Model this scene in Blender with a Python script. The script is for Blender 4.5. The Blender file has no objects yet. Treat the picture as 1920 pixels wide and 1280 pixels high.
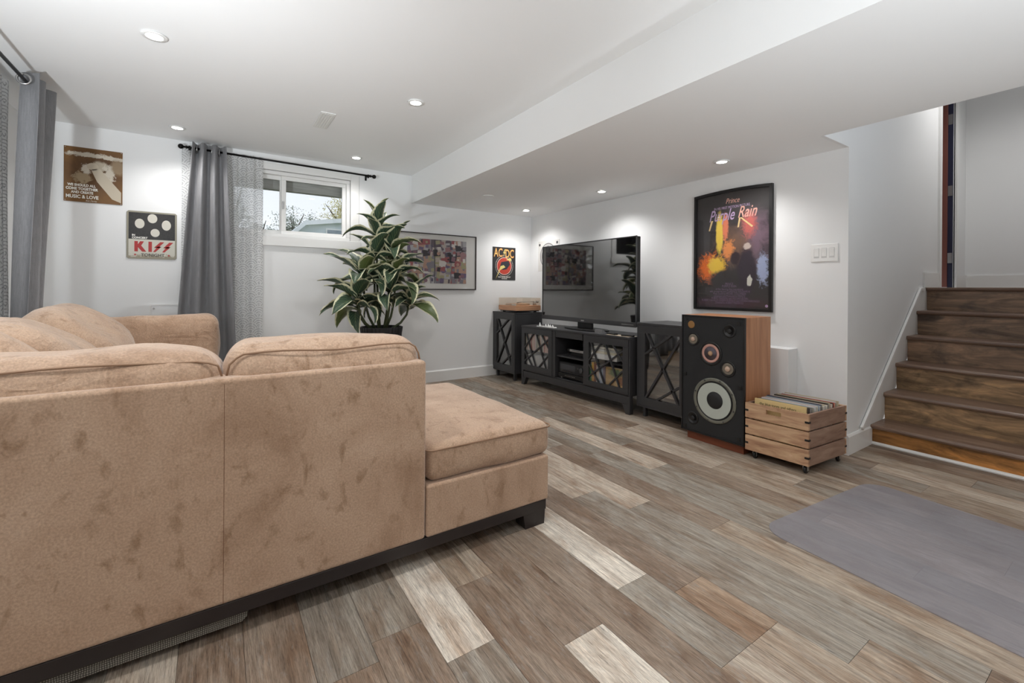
import bpy, bmesh, math, random
from mathutils import Vector, Matrix, noise
R = math.radians
random.seed(7)
SC = bpy.context.scene
COL = SC.collection

# ------------------------------------------------------------------ camera
YAW, PITCH, ROLL = R(33.71), R(-.061), R(.375)
fw = Vector((math.sin(YAW)*math.cos(PITCH), math.cos(YAW)*math.cos(PITCH), math.sin(PITCH)))
rt = Vector((math.cos(YAW), -math.sin(YAW), 0))
up = rt.cross(fw)
r2 = rt*math.cos(ROLL) + up*math.sin(ROLL)
u2 = r2.cross(fw)
cam = bpy.data.cameras.new('camera')
cam.sensor_width = 36; cam.lens = 828.8/1920*36; cam.shift_y = -97.8/1920
cam.clip_start = .02
cob = bpy.data.objects.new('camera', cam); COL.objects.link(cob)
cob.matrix_world = Matrix(((r2.x, u2.x, -fw.x, 0), (r2.y, u2.y, -fw.y, 0), (r2.z, u2.z, -fw.z, 1.08), (0, 0, 0, 1)))
SC.camera = cob

# ------------------------------------------------------------------ world, exposure
FILL_UP = 150.0  # power of the added, unseen fill uplights
SKY_STRENGTH = 1.0
LAMP_W, LOW_W = 22.0, 19.0
w = bpy.data.worlds.new('sky'); SC.world = w; w.use_nodes = True
nt = w.node_tree; bg = nt.nodes['Background']
tcw = nt.nodes.new('ShaderNodeTexCoord'); sep = nt.nodes.new('ShaderNodeSeparateXYZ'); rmp = nt.nodes.new('ShaderNodeValToRGB')
nt.links.new(tcw.outputs['Generated'], sep.inputs[0]); nt.links.new(sep.outputs['Z'], rmp.inputs[0])
rmp.color_ramp.elements[0].position = 0; rmp.color_ramp.elements[0].color = (.88, .90, .93, 1)
rmp.color_ramp.elements[1].position = .7; rmp.color_ramp.elements[1].color = (.66, .76, .93, 1)
nt.links.new(rmp.outputs[0], bg.inputs[0]); bg.inputs[1].default_value = SKY_STRENGTH
vs = SC.view_settings
vs.view_transform = 'Standard'; vs.look = 'None'; vs.gamma = 1; vs.use_curve_mapping = False; vs.exposure = 0.28
SC.cycles.max_bounces = 8; SC.cycles.diffuse_bounces = 5; SC.cycles.transparent_max_bounces = 16
SC.cycles.caustics_reflective = False; SC.cycles.caustics_refractive = False
SC.cycles.sample_clamp_indirect = 6
SC.cycles.use_denoising = True; SC.cycles.adaptive_threshold = .035

# ------------------------------------------------------------------ dimensions
YB, XW, XL = 4.75, 3.466, -1.20          # back wall, television wall, left wall
ZC, ZB, XB = 2.337, 2.031, 1.805         # ceiling, dropped ceiling, its edge
YE, XH, XF, YF = 1.197, 3.09, 6.40, -3.2 # stair wall, stairwell header, landing wall, wall behind
LAND = 1.115

# ------------------------------------------------------------------ helpers
def srgb(r, g, b):
    f = lambda c: (c/255/12.92) if c/255 <= .04045 else ((c/255+.055)/1.055)**2.4
    return (f(r), f(g), f(b), 1)

def mat(name, col, rough=.5, metal=0, spec=.5, emit=None, sheen=0):
    m = bpy.data.materials.new(name); m.use_nodes = True
    p = m.node_tree.nodes['Principled BSDF']
    p.inputs['Base Color'].default_value = col if len(col) == 4 else (*col, 1)
    p.inputs['Roughness'].default_value = rough; p.inputs['Metallic'].default_value = metal
    p.inputs['Specular IOR Level'].default_value = spec
    if sheen: p.inputs['Sheen Weight'].default_value = sheen
    if emit:
        p.inputs['Emission Color'].default_value = emit[0]; p.inputs['Emission Strength'].default_value = emit[1]
    return m

class NT:
    """small helper around a node tree"""
    def __init__(s, m): s.m = m; s.t = m.node_tree; s.p = s.t.nodes['Principled BSDF']
    def n(s, kind, **kw):
        x = s.t.nodes.new(kind)
        for k, v in kw.items():
            if hasattr(x, k): setattr(x, k, v)
        return x
    def l(s, a, b): s.t.links.new(a, b)
    def math(s, op, a, b=None, c=None, clamp=False):
        x = s.t.nodes.new('ShaderNodeMath'); x.operation = op; x.use_clamp = clamp
        for i, v in enumerate((a, b, c)):
            if v is None: continue
            if isinstance(v, (int, float)): x.inputs[i].default_value = v
            else: s.l(v, x.inputs[i])
        return x.outputs[0]
    def noise(s, scale, detail=4, rough=.55, vec=None, dist=0):
        x = s.t.nodes.new('ShaderNodeTexNoise'); x.inputs['Scale'].default_value = scale
        x.inputs['Detail'].default_value = detail; x.inputs['Roughness'].default_value = rough; x.inputs['Distortion'].default_value = dist
        if vec is not None: s.l(vec, x.inputs['Vector'])
        return x.outputs['Fac']
    def obj(s, scale=(1, 1, 1), rand=False, kind='Object'):
        tc = s.t.nodes.new('ShaderNodeTexCoord'); mp = s.t.nodes.new('ShaderNodeMapping'); mp.inputs['Scale'].default_value = scale
        out = tc.outputs[kind]
        if rand:
            oi = s.t.nodes.new('ShaderNodeObjectInfo'); va = s.t.nodes.new('ShaderNodeVectorMath'); va.operation = 'MULTIPLY_ADD'
            cb = s.t.nodes.new('ShaderNodeCombineXYZ')
            for i in range(3): s.l(oi.outputs['Random'], cb.inputs[i])
            s.l(cb.outputs[0], va.inputs[0]); va.inputs[1].default_value = (37, 53, 29); s.l(out, va.inputs[2]); out = va.outputs[0]
        s.l(out, mp.inputs['Vector']); return mp.outputs[0]
    def ramp(s, fac, stops):
        x = s.t.nodes.new('ShaderNodeValToRGB'); e = x.color_ramp.elements
        while len(e) < len(stops): e.new(.5)
        for i, (p, c) in enumerate(stops): e[i].position = p; e[i].color = c if len(c) == 4 else (*c, 1)
        s.l(fac, x.inputs[0]); return x.outputs[0]
    def mix(s, fac, a, b, blend='MIX'):
        x = s.t.nodes.new('ShaderNodeMix'); x.data_type = 'RGBA'; x.blend_type = blend
        for i, v in ((0, fac), (6, a), (7, b)):
            if isinstance(v, (int, float)): x.inputs[i].default_value = v
            elif isinstance(v, tuple): x.inputs[i].default_value = v
            else: s.l(v, x.inputs[i])
        return x.outputs[2]
    def col(s, c): s.l(c, s.p.inputs['Base Color'])
    def bump(s, h, strength=.2, dist=.01):
        b = s.t.nodes.new('ShaderNodeBump'); b.inputs['Strength'].default_value = strength; b.inputs['Distance'].default_value = dist
        s.l(h, b.inputs['Height']); s.l(b.outputs[0], s.p.inputs['Normal'])

def mk(name, bm, m=None, parent=None, smooth=False, bevel=0, seg=2):
    me = bpy.data.meshes.new(name)
    bmesh.ops.recalc_face_normals(bm, faces=bm.faces[:]); bm.to_mesh(me); bm.free()
    return mko(name, me, m, parent, smooth, bevel, seg)

def mko(name, me, m=None, parent=None, smooth=False, bevel=0, seg=2):
    o = bpy.data.objects.new(name, me); COL.objects.link(o)
    for x in (m if isinstance(m, (list, tuple)) else [m]):
        if x and x.name not in me.materials: me.materials.append(x)
    if smooth:
        for p in me.polygons: p.use_smooth = True
    if bevel:
        b = o.modifiers.new('bevel', 'BEVEL'); b.width = bevel; b.segments = seg; b.limit_method = 'ANGLE'; b.angle_limit = R(35)
        for p in me.polygons: p.use_smooth = True
        wn = o.modifiers.new('wn', 'WEIGHTED_NORMAL'); wn.keep_sharp = True
    if parent: attach(o, parent)
    return o

def attach(o, parent):
    o.parent = parent
    # parts are built in world coordinates: undo the parent's place
    o.matrix_parent_inverse = PW(parent).inverted()

def PW(o):
    m = Matrix.LocRotScale(o.location, o.rotation_euler, o.scale)
    return (PW(o.parent) @ o.matrix_parent_inverse @ m) if o.parent else m

def tag(o, label, cat, group=None, kind=None):
    o['label'] = label; o['category'] = cat
    if group: o['group'] = group
    if kind: o['kind'] = kind
    return o

def thing(name, label, cat, loc=(0, 0, 0), group=None):
    o = bpy.data.objects.new(name, None); COL.objects.link(o); o.location = loc; o.empty_display_size = .05
    return tag(o, label, cat, group)

def struct(o, label, cat): return tag(o, label, cat, kind='structure')

def B(*boxes):
    bm = bmesh.new()
    for b in boxes: box(bm, *b)
    return bm

def box(bm, x0, x1, y0, y1, z0, z1, mi=0):
    v = [bm.verts.new((x, y, z)) for x in (x0, x1) for y in (y0, y1) for z in (z0, z1)]
    for f in ((0, 1, 3, 2), (4, 6, 7, 5), (0, 4, 5, 1), (2, 3, 7, 6), (0, 2, 6, 4), (1, 5, 7, 3)):
        bm.faces.new([v[i] for i in f]).material_index = mi

def bar(bm, p0, p1, wd, th, nrm):
    """flat bar from p0 to p1, width wd in its plane, thickness th along nrm"""
    p0, p1, n = Vector(p0), Vector(p1), Vector(nrm).normalized()
    d = (p1-p0).normalized(); s = d.cross(n).normalized()*wd/2; n = n*th/2
    v = [bm.verts.new(p+a*s+b*n) for p in (p0, p1) for a in (-1, 1) for b in (-1, 1)]
    for f in ((0, 1, 3, 2), (4, 6, 7, 5), (0, 4, 5, 1), (2, 3, 7, 6), (0, 2, 6, 4), (1, 5, 7, 3)): bm.faces.new([v[i] for i in f])

def tube(bm, pts, r, n=10, caps=True):
    pts = [Vector(p) for p in pts]; rs = r if isinstance(r, (list, tuple)) else [r]*len(pts); rings = []
    d0 = (pts[1]-pts[0]).normalized(); a = Vector((0, 0, 1)) if abs(d0.z) < .9 else Vector((1, 0, 0)); s = d0.cross(a).normalized()
    for i, p in enumerate(pts):
        d = (pts[min(i+1, len(pts)-1)]-pts[max(i-1, 0)]).normalized()
        s = (s-d*s.dot(d)).normalized(); t = d.cross(s)
        rings.append([bm.verts.new(p+(s*math.cos(2*math.pi*k/n)+t*math.sin(2*math.pi*k/n))*rs[i]) for k in range(n)])
    for q, ww in zip(rings, rings[1:]):
        for k in range(n): bm.faces.new((q[k], q[(k+1) % n], ww[(k+1) % n], ww[k]))
    if caps: bm.faces.new(rings[0][::-1]); bm.faces.new(rings[-1])

def lathe(bm, prof, c=(0, 0, 0), axis='z', n=32, rib=0, ribn=0, cap0=True, cap1=True, sy=1):
    """prof: (radius, height) pairs turned about an axis through c"""
    c = Vector(c); rings = []
    for r, h in prof:
        ring = []
        for k in range(n):
            a = 2*math.pi*k/n; rr = r*(1+(rib*math.cos(ribn*a) if rib else 0))
            x, y = rr*math.cos(a), rr*math.sin(a)
            p = {'z': (x, y, h), 'x': (h, x, y), 'y': (x, h, y), '-x': (-h, x, y), '-y': (x, -h, y)}[axis]
            ring.append(bm.verts.new(c+Vector(p)))
        rings.append(ring)
    for q, ww in zip(rings, rings[1:]):
        for k in range(n): bm.faces.new((q[k], q[(k+1) % n], ww[(k+1) % n], ww[k]))
    if cap0: bm.faces.new(rings[0][::-1])
    if cap1: bm.faces.new(rings[-1])

def poly(bm, pts, f, d0, d1, mi=0):
    """2D outline pts extruded between depths d0 and d1, placed by f(u, v, d)"""
    a = [bm.verts.new(f(u, v, d0)) for u, v in pts]; b = [bm.verts.new(f(u, v, d1)) for u, v in pts]
    n = len(pts)
    bm.faces.new(a).material_index = mi; bm.faces.new(b[::-1]).material_index = mi
    for i in range(n): bm.faces.new((a[i], a[(i+1) % n], b[(i+1) % n], b[i])).material_index = mi

def ell(cx, cy, rx, ry, n=28, a0=0): return [(cx+rx*math.cos(2*math.pi*k/n+a0), cy+ry*math.sin(2*math.pi*k/n+a0)) for k in range(n)]
def rect(x0, y0, x1, y1): return [(x0, y0), (x1, y0), (x1, y1), (x0, y1)]

def cushion(bm, x0, x1, y0, y1, z0, z1, r, puff=(0, 0, 0), wob=.0, seed=0, m=9, warp=None):
    """soft rounded block: rounded box, faces puffed out, surface wobbled"""
    c = Vector(((x0+x1)/2, (y0+y1)/2, (z0+z1)/2)); h = Vector(((x1-x0)/2, (y1-y0)/2, (z1-z0)/2))
    r = min(r, *h)
    def axis(hh):
        e = [0, .25, .5, .75, 1]; cnt = max(3, int(m*hh/max(h)))
        lo = [-hh+r*q for q in e]; hi = [hh-r*q for q in e[::-1]]
        mid = [(-hh+r)+(2*(hh-r))*k/cnt for k in range(1, cnt)] if hh-r > 1e-4 else []
        if not mid and hh-r <= 1e-4: hi = hi[1:]
        return lo+mid+hi
    A = [axis(h[i]) for i in range(3)]; V = {}
    def vert(p):
        k = tuple(round(q, 6) for q in p)
        if k in V: return V[k]
        q = Vector(tuple(max(-(h[i]-r), min(h[i]-r, p[i])) for i in range(3))); d = Vector(p)-q
        P = q+d.normalized()*r
        n = [P[i]/h[i] for i in range(3)]
        for i in range(3):
            j, l = (i+1) % 3, (i+2) % 3
            P[i] += (1 if n[i] > 0 else -1)*abs(n[i])**3*puff[i]*max(0, 1-n[j]**2)**.7*max(0, 1-n[l]**2)**.7
        P = P+c
        if wob: P = P+Vector((noise.noise(P*5+Vector((seed, 0, 0))), noise.noise(P*5+Vector((0, seed+9, 0))), noise.noise(P*5+Vector((0, 0, seed+4)))))*wob
        if warp: P = warp(P)
        V[k] = bm.verts.new(P); return V[k]
    for i in range(3):
        j, l = (i+1) % 3, (i+2) % 3
        for s in (-1, 1):
            for a in range(len(A[j])-1):
                for b in range(len(A[l])-1):
                    q = []
                    for da, db in ((0, 0), (1, 0), (1, 1), (0, 1)):
                        p = [0, 0, 0]; p[i] = s*h[i]; p[j] = A[j][a+da]; p[l] = A[l][b+db]; q.append(vert(p))
                    try: bm.faces.new(q)
                    except ValueError: pass

def text(name, s, size, m, parent, f, u, v, d, align='LEFT', shear=0, wide=1, bold=0, thick=.0004):
    """flat lettering: glyph outlines laid out at (u, v) on the plane f(u, v, d)"""
    cu = bpy.data.curves.new(name, 'FONT'); cu.body = s; cu.size = size; cu.align_x = align; cu.shear = shear; cu.offset = bold; cu.resolution_u = 3
    to = bpy.data.objects.new(name, cu); COL.objects.link(to)
    bpy.context.view_layer.update()
    me = bpy.data.meshes.new_from_object(to.evaluated_get(bpy.context.evaluated_depsgraph_get()))
    bpy.data.objects.remove(to); bpy.data.curves.remove(cu)
    for q in me.vertices: q.co = f(u+q.co.x*wide, v+q.co.y, d+thick)
    me.materials.clear()
    return mko(name, me, m, parent)

backf = lambda x0, z0: (lambda u, v, d: Vector((x0+u, YB-d, z0+v)))      # on the back wall, facing the room
rightf = lambda y0, z0: (lambda u, v, d: Vector((XW-d, y0-u, z0+v)))     # on the television wall

def sheet(name, path, z0, z1, m, parent, amp, folds, nx=110, nz=14, thick=.003, phase=0, warp=None, uvw=None):
    """hanging cloth: path(s, t) gives its xy line (s along, t 0 at the foot .. 1 at the top), with sine folds"""
    bm = bmesh.new(); uv = bm.loops.layers.uv.new('uv'); g = []
    for j in range(nz+1):
        t = j/nz; row = []
        for i in range(nx+1):
            s = i/nx; p = path(s, t); q = path(min(1, s+.01), t); o = path(max(0, s-.01), t)
            d = (Vector(q)-Vector(o)).normalized(); n = Vector((-d.y, d.x))
            a = amp(t) if callable(amp) else amp
            sv = math.sin(2*math.pi*folds*s+phase); sv = math.copysign(abs(sv)**.75, sv)
            k = a*sv+.006*math.sin(23*s+5*t)
            row.append(bm.verts.new((p[0]+n.x*k, p[1]+n.y*k, z0+(z1-z0)*t)))
        g.append(row)
    W = uvw or 1
    for j in range(nz):
        for i in range(nx):
            f = bm.faces.new((g[j][i], g[j][i+1], g[j+1][i+1], g[j+1][i]))
            for lp, (a, b) in zip(f.loops, ((i, j), (i+1, j), (i+1, j+1), (i, j+1))): lp[uv].uv = (a/nx*W, b/nz*(z1-z0))
    o = mk(name, bm, m, parent, smooth=True)
    if thick:
        s = o.modifiers.new('solid', 'SOLIDIFY'); s.thickness = thick; s.offset = 0
    return o

# ------------------------------------------------------------------ materials
WHITE = srgb(235, 235, 234)
def paint(name, c, rough=.6, s=260):
    m = mat(name, c, rough, spec=.3); k = NT(m); n = k.noise(1.3, 1, vec=k.obj()); k.col(k.mix(n, tuple(q*.985 for q in c[:3])+(1,), c)); return m
M_wall = paint('wall paint', srgb(240, 241, 241))
M_ceil = paint('ceiling paint', srgb(247, 248, 248), .8)
M_trim = mat('white gloss trim', srgb(238, 238, 236), .35)
M_plastic = mat('white plastic', srgb(240, 240, 238), .3)
M_black = mat('black plastic', srgb(22, 22, 23), .4)
M_rod = mat('black iron', srgb(20, 18, 17), .35, .6)
M_chrome = mat('brushed metal', srgb(190, 190, 190), .3, 1)
M_steel = mat('dark steel', srgb(95, 96, 98), .35, .8)

def wood_planks():
    m = mat('weathered plank', (.3, .3, .3), .42, spec=.35); k = NT(m)
    oi = k.n('ShaderNodeObjectInfo')
    g = k.noise(1, 5, .72, k.obj((95, 3.2, 1), True), .5)
    f = k.noise(1, 3, .75, k.obj((420, 22, 1), True))
    p = k.noise(1, 4, .6, k.obj((9, 2.6, 1), True), 1.2)
    s = k.noise(1, 5, .8, k.obj((34, 9, 1), True), .8)
    c = k.mix(1, oi.outputs['Color'], k.ramp(g, [(.26, (.34, .32, .30)), (.42, (.82, .80, .78)), (.56, (1.04, 1.03, 1.01)), (.74, (1.38, 1.36, 1.32))]), 'MULTIPLY')
    c = k.mix(1, c, k.ramp(f, [(.3, (.55, .54, .52)), (.5, (1, 1, 1)), (.7, (1.28, 1.28, 1.27))]), 'MULTIPLY')
    c = k.mix(k.ramp(p, [(.42, (0, 0, 0)), (.66, (.8, .8, .8))]), c, k.mix(1, c, (.55, .42, .33, 1), 'MULTIPLY'))
    c = k.mix(k.ramp(s, [(.55, (0, 0, 0)), (.72, (.55, .55, .55))]), c, (.30, .305, .29, 1))
    q = k.noise(1, 5, .8, k.obj((120, 5, 1), True), 1.0); c = k.mix(k.ramp(q, [(.33, (.8, .8, .8)), (.39, (0, 0, 0))]), c, (.05, .042, .036, 1))
    k.col(c); k.bump(f, .12, .002)
    r = k.ramp(g, [(.2, (.58, .58, .58)), (.8, (.4, .4, .4))]); k.l(r, k.p.inputs['Roughness'])
    return m
M_plank = wood_planks()
M_sub = mat('floor seam', srgb(52, 45, 40), .7)

def suede(wr=0):
    m = mat('wrinkled tan suede' if wr else 'tan suede', srgb(190, 150, 122), .85, spec=.15, sheen=.35); k = NT(m)
    a = k.noise(3.2, 6, .68, k.obj((1.1, 1.6, 1)), .6); b = k.noise(13, 7, .66, k.obj((1.4, 1.4, .8)), .5); c = k.noise(170, 3, .6, k.obj())
    x = k.ramp(a, [(.30, srgb(164, 134, 110)), (.45, srgb(183, 154, 130)), (.6, srgb(190, 162, 138)), (.75, srgb(200, 173, 150))])
    x = k.mix(k.ramp(b, [(.55, (0, 0, 0)), (.68, (.7, .7, .7))]), x, srgb(142, 112, 86))
    x = k.mix(1, x, k.ramp(c, [(.3, (.78, .78, .79)), (.7, (1.14, 1.14, 1.14))]), 'MULTIPLY')
    k.col(x)
    if wr: k.bump(k.math('ADD', k.math('MULTIPLY', c, .12), k.math('MULTIPLY', k.noise(7, 3, .5, k.obj((1, 1, 1.6)), 1.6), wr)), .55, .02)
    else: k.bump(c, .18, .003)
    return m
M_suede = suede(); M_suede2 = suede(1.0)
M_pipe = mat('tan piping', srgb(150, 120, 96), .8)
M_seam = mat('dark seam thread', srgb(120, 86, 64), .9)
M_plinth = mat('dark espresso wood', srgb(42, 36, 36), .38)
def webbing():
    m = mat('grey woven webbing', srgb(120, 116, 108), .9); k = NT(m)
    v = k.obj((1, 1, 1)); wv = k.n('ShaderNodeTexWave'); wv.inputs['Scale'].default_value = 60; k.l(v, wv.inputs['Vector']); wv.inputs['Distortion'].default_value = 3
    w2 = k.n('ShaderNodeTexWave', bands_direction='Z'); w2.inputs['Scale'].default_value = 55; k.l(v, w2.inputs['Vector']); w2.inputs['Distortion'].default_value = 2
    q = k.math('MULTIPLY', wv.outputs['Fac'], w2.outputs['Fac']); k.col(k.ramp(q, [(.1, srgb(72, 69, 64)), (.6, srgb(158, 154, 144))])); return m
M_web = webbing()

def cloth(name, c1, c2, sc=(900, 900, 300)):
    m = mat(name, c1, .9, spec=.1, sheen=.2); k = NT(m); a = k.noise(1, 3, .6, k.obj(sc)); b = k.noise(1, 4, .7, k.obj((160, 160, 12)))
    k.col(k.mix(k.math('MULTIPLY', k.math('ADD', a, b), .5), c1, c2)); k.bump(a, .12, .002); return m
M_curtain = cloth('charcoal curtain', srgb(78, 78, 80), srgb(172, 172, 175))

def sheer():
    m = bpy.data.materials.new('sheer voile'); m.use_nodes = True; k = NT(m); t = m.node_tree
    tc = k.n('ShaderNodeTexCoord'); sp = k.n('ShaderNodeSeparateXYZ'); k.l(tc.outputs['UV'], sp.inputs[0])
    u = k.math('DIVIDE', sp.outputs['X'], .165); v = k.math('DIVIDE', sp.outputs['Y'], .165)
    def scale_(dr):
        row = k.math('SUBTRACT', k.math('FLOOR', k.math('DIVIDE', v, .3)), dr)
        off = k.math('MULTIPLY', k.math('MODULO', k.math('ADD', row, 100), 2), .5)
        du = k.math('SUBTRACT', k.math('FRACT', k.math('ADD', u, off)), .5)
        dv = k.math('SUBTRACT', v, k.math('MULTIPLY', row, .3))
        return k.math('SQRT', k.math('ADD', k.math('MULTIPLY', du, du), k.math('MULTIPLY', dv, dv)))
    d1, d0 = scale_(1), scale_(0)
    use = k.math('LESS_THAN', d1, .52)
    d = k.math('ADD', k.math('MULTIPLY', d1, use), k.math('MULTIPLY', d0, k.math('SUBTRACT', 1, use)))
    ring = k.math('PINGPONG', k.math('MULTIPLY', d, 8.2), .5)
    line = k.math('GREATER_THAN', ring, .36)
    wob = k.math('GREATER_THAN', k.noise(60, 3, .6, tc.outputs['UV']), .42)
    line = k.math('MULTIPLY', line, wob)
    cl = k.mix(line, srgb(240, 241, 241), srgb(168, 169, 170))
    df = k.n('ShaderNodeBsdfDiffuse'); tl = k.n('ShaderNodeBsdfTranslucent'); tr = k.n('ShaderNodeBsdfTransparent')
    k.l(cl, df.inputs[0]); k.l(cl, tl.inputs[0])
    m1 = k.n('ShaderNodeMixShader'); m1.inputs[0].default_value = .28; k.l(df.outputs[0], m1.inputs[1]); k.l(tl.outputs[0], m1.inputs[2])
    m2 = k.n('ShaderNodeMixShader'); k.l(k.math('ADD', .74, k.math('MULTIPLY', line, .18)), m2.inputs[0])
    k.l(tr.outputs[0], m2.inputs[1]); k.l(m1.outputs[0], m2.inputs[2])
    k.l(m2.outputs[0], t.nodes['Material Output'].inputs[0]); t.nodes.remove(k.p); return m
M_sheer = sheer()

def glass(name, tint=(1, 1, 1, 1), gloss=.08, rough=.02, fs=1):
    m = bpy.data.materials.new(name); m.use_nodes = True; k = NT(m); t = m.node_tree
    tr = k.n('ShaderNodeBsdfTransparent'); tr.inputs[0].default_value = tint; gl = k.n('ShaderNodeBsdfGlossy'); gl.inputs['Roughness'].default_value = rough
    fr = k.n('ShaderNodeFresnel'); fr.inputs[0].default_value = 1.5
    mx = k.n('ShaderNodeMixShader'); k.l(k.math('MULTIPLY_ADD', fr.outputs[0], fs, gloss, clamp=True), mx.inputs[0]); k.l(tr.outputs[0], mx.inputs[1]); k.l(gl.outputs[0], mx.inputs[2])
    k.l(mx.outputs[0], t.nodes['Material Output'].inputs[0]); t.nodes.remove(k.p); return m
M_glass = glass('window glass', (.97, .98, .98, 1), 0)
M_picglass = glass('picture glass', (1, 1, 1, 1), .0, .02, .35)
M_doorglass = glass('cabinet glass', (.97, .97, .97, 1), .26, .03)
M_standglass = glass('clear cabinet glass', (1, 1, 1, 1), .02, .03, .35)
M_smoke = glass('smoked acrylic', (.98, .95, .91, 1), .0, .02, .35)

def woodgrain(name, stops, sc=(3, 40, 40), rough=.4, bump=.08, sheen=0, knots=False):
    m = mat(name, (.3, .2, .1), rough); k = NT(m)
    a = k.noise(1, 6, .62, k.obj(sc, True), .9); b = k.noise(1, 5, .6, k.obj(tuple(q*.25 for q in sc), True), 1.5)
    x = k.math('ADD', k.math('MULTIPLY', a, .55), k.math('MULTIPLY', b, .45))
    c = k.ramp(x, stops); k.col(c); k.bump(a, bump, .002); return m
M_tread = woodgrain('varnished tread', [(.3, srgb(88, 67, 56)), (.5, srgb(122, 97, 81)), (.7, srgb(156, 131, 112))], (30, 2.2, 30), .3)
def riserm():
    m = mat('varnished riser', (.1, .1, .1), .4); k = NT(m)
    a = k.noise(1, 6, .65, k.obj((4, 3, 16), True), 1.2); b = k.noise(1, 4, .6, k.obj((6, 5, 7), True), .8); oi = k.n('ShaderNodeObjectInfo')
    c = k.ramp(a, [(.3, (.32, .30, .28)), (.5, (.8, .8, .78)), (.68, (1.5, 1.45, 1.35))])
    c = k.mix(1, oi.outputs['Color'], c, 'MULTIPLY'); c = k.mix(k.ramp(b, [(.5, (0, 0, 0)), (.7, (.6, .6, .6))]), c, (.03, .022, .018, 1)); k.col(c); return m
M_riser = riserm()
M_walnut = woodgrain('orange walnut veneer', [(.3, srgb(156, 102, 66)), (.5, srgb(188, 132, 92)), (.7, srgb(208, 154, 114))], (26, 26, 2.2), .4)
M_redwood = woodgrain('red brown plinth', [(.3, srgb(92, 46, 28)), (.6, srgb(128, 68, 44))], (4, 4, 20), .45)
M_crate = woodgrain('acacia crate wood', [(.28, srgb(112, 80, 62)), (.42, srgb(166, 126, 98)), (.55, srgb(196, 160, 126)), (.72, srgb(222, 190, 156))], (5, 5, 34), .6)
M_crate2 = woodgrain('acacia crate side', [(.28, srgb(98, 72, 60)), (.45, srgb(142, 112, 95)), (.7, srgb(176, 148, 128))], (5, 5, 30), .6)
M_cab = mat('black painted wood', srgb(58, 58, 60), .42)
M_cabin = mat('black cabinet lining', srgb(40, 40, 41), .7)

# ------------------------------------------------------------------ lamps in the ceiling
def downlight(x, y, z, W, label):
    t = thing('ceiling_downlight', label, 'light', (x, y, z), 'recessed ceiling downlights')
    bm = bmesh.new(); lathe(bm, [(.036, .002), (.052, .002), (.055, .006), (.036, .010)], (x, y, z-.0105), n=28, cap0=False, cap1=False); mk('trim_ring', bm, M_plastic, t, True)
    bm = bmesh.new(); lathe(bm, [(.035, 0), (.035, .004)], (x, y, z-.007), n=28); mk('lens', bm, M_lens, t)
    l = bpy.data.lights.new('downlight_lamp', 'SPOT'); l.energy = W; l.spot_size = R(146); l.spot_blend = .9; l.shadow_soft_size = .045; l.color = (1, .98, .965)
    o = bpy.data.objects.new('downlight_lamp', l); COL.objects.link(o); o.location = (x, y, z-.055); attach(o, t)
M_lens = mat('lamp lens', (1, 1, 1), .4, emit=((1, .97, .92, 1), 14))
for (x, y), lb in {(-.267, 2.84): 'bright round downlight in the high ceiling left of the vent, nearest the lens',
                   (-.267, 4.37): 'small round downlight in the high ceiling above the hanging brown sign',
                   (1.11, 2.85): 'bright round downlight in the high ceiling right of the white vent',
                   (1.11, 4.38): 'small round downlight in the high ceiling above the window',
                   (-.267, 1.30): 'round downlight in the high ceiling above the left of the sofa back',
                   (1.11, 1.30): 'round downlight in the high ceiling above the chaise end',
                   (-.267, -.25): 'round downlight in the high ceiling just behind the viewpoint, left one',
                   (1.11, -.25): 'round downlight in the high ceiling just behind the viewpoint, right one',
                   (-.267, -1.8): 'round downlight in the high ceiling by the rear wall, left one',
                   (1.11, -1.8): 'round downlight in the high ceiling by the rear wall, right one'}.items(): downlight(x, y, ZC, LAMP_W*(.72 if y > 4 else 1), lb)
for (x, y), lb in {(3.10, 4.35): 'round downlight in the low ceiling at the far corner',
                   (3.09, 3.08): 'round downlight in the low ceiling above the television',
                   (3.09, 1.857): 'round downlight in the low ceiling in front of the tall dark poster',
                   (2.45, -.65): 'round downlight in the low ceiling behind the viewpoint',
                   (2.45, -1.9): 'round downlight in the low ceiling by the rear wall'}.items(): downlight(x, y, ZB, LOW_W, lb)
downlight(5.3, .65, 3.35, 30, 'added unseen round downlight above the stair landing')  # added lamp, out of view, to brighten the stairwell

# ------------------------------------------------------------------ floor
fl = struct(mk('floor', B((XL-.1, 3.9, -1.3, YB+.1, -.06, -.004)), M_sub), 'weathered grey brown wooden plank floor', 'floor')
STEP, X0 = .1617, .557
joint = {0: 1.159, -1: 1.35, 1: 1.433, 2: 1.022, 3: 1.62, 4: 1.109, 5: .988, 6: 1.72, 7: 1.485, 8: 1.154, 9: 2.118, 10: 1.742, 11: .921, 12: 1.555, 13: 1.17, 14: 1.85, 15: 1.36, 16: .75, 17: 1.024, 18: .62}
GREY, BROWN, PALE, WHT, ORA, TAN = srgb(152, 145, 135), srgb(143, 128, 114), srgb(184, 172, 158), srgb(212, 205, 194), srgb(160, 139, 119), srgb(168, 155, 140)
tone = {(0, 1.159): WHT, (2, -.178): WHT, (4, 1.109): WHT, (12, 1.555): PALE, (13, 1.17): PALE, (5, .713): ORA, (8, -.046): TAN, (11, -.279): PALE, (17, -.176): PALE,
        (0, -.041): GREY, (-1, 1.35): GREY, (-1, .15): BROWN, (1, .233): BROWN, (1, 1.433): TAN, (2, 1.022): BROWN, (3, .42): BROWN, (3, 1.62): GREY, (4, .7): GREY, (5, .988): BROWN, (6, .52): GREY, (7, .285): GREY, (8, 1.154): BROWN, (9, .918): GREY, (10, .542): GREY, (13, -.03): GREY, (12, 2.755): BROWN, (11, .921): BROWN, (14, .65): TAN}
rng = random.Random(3)
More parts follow.
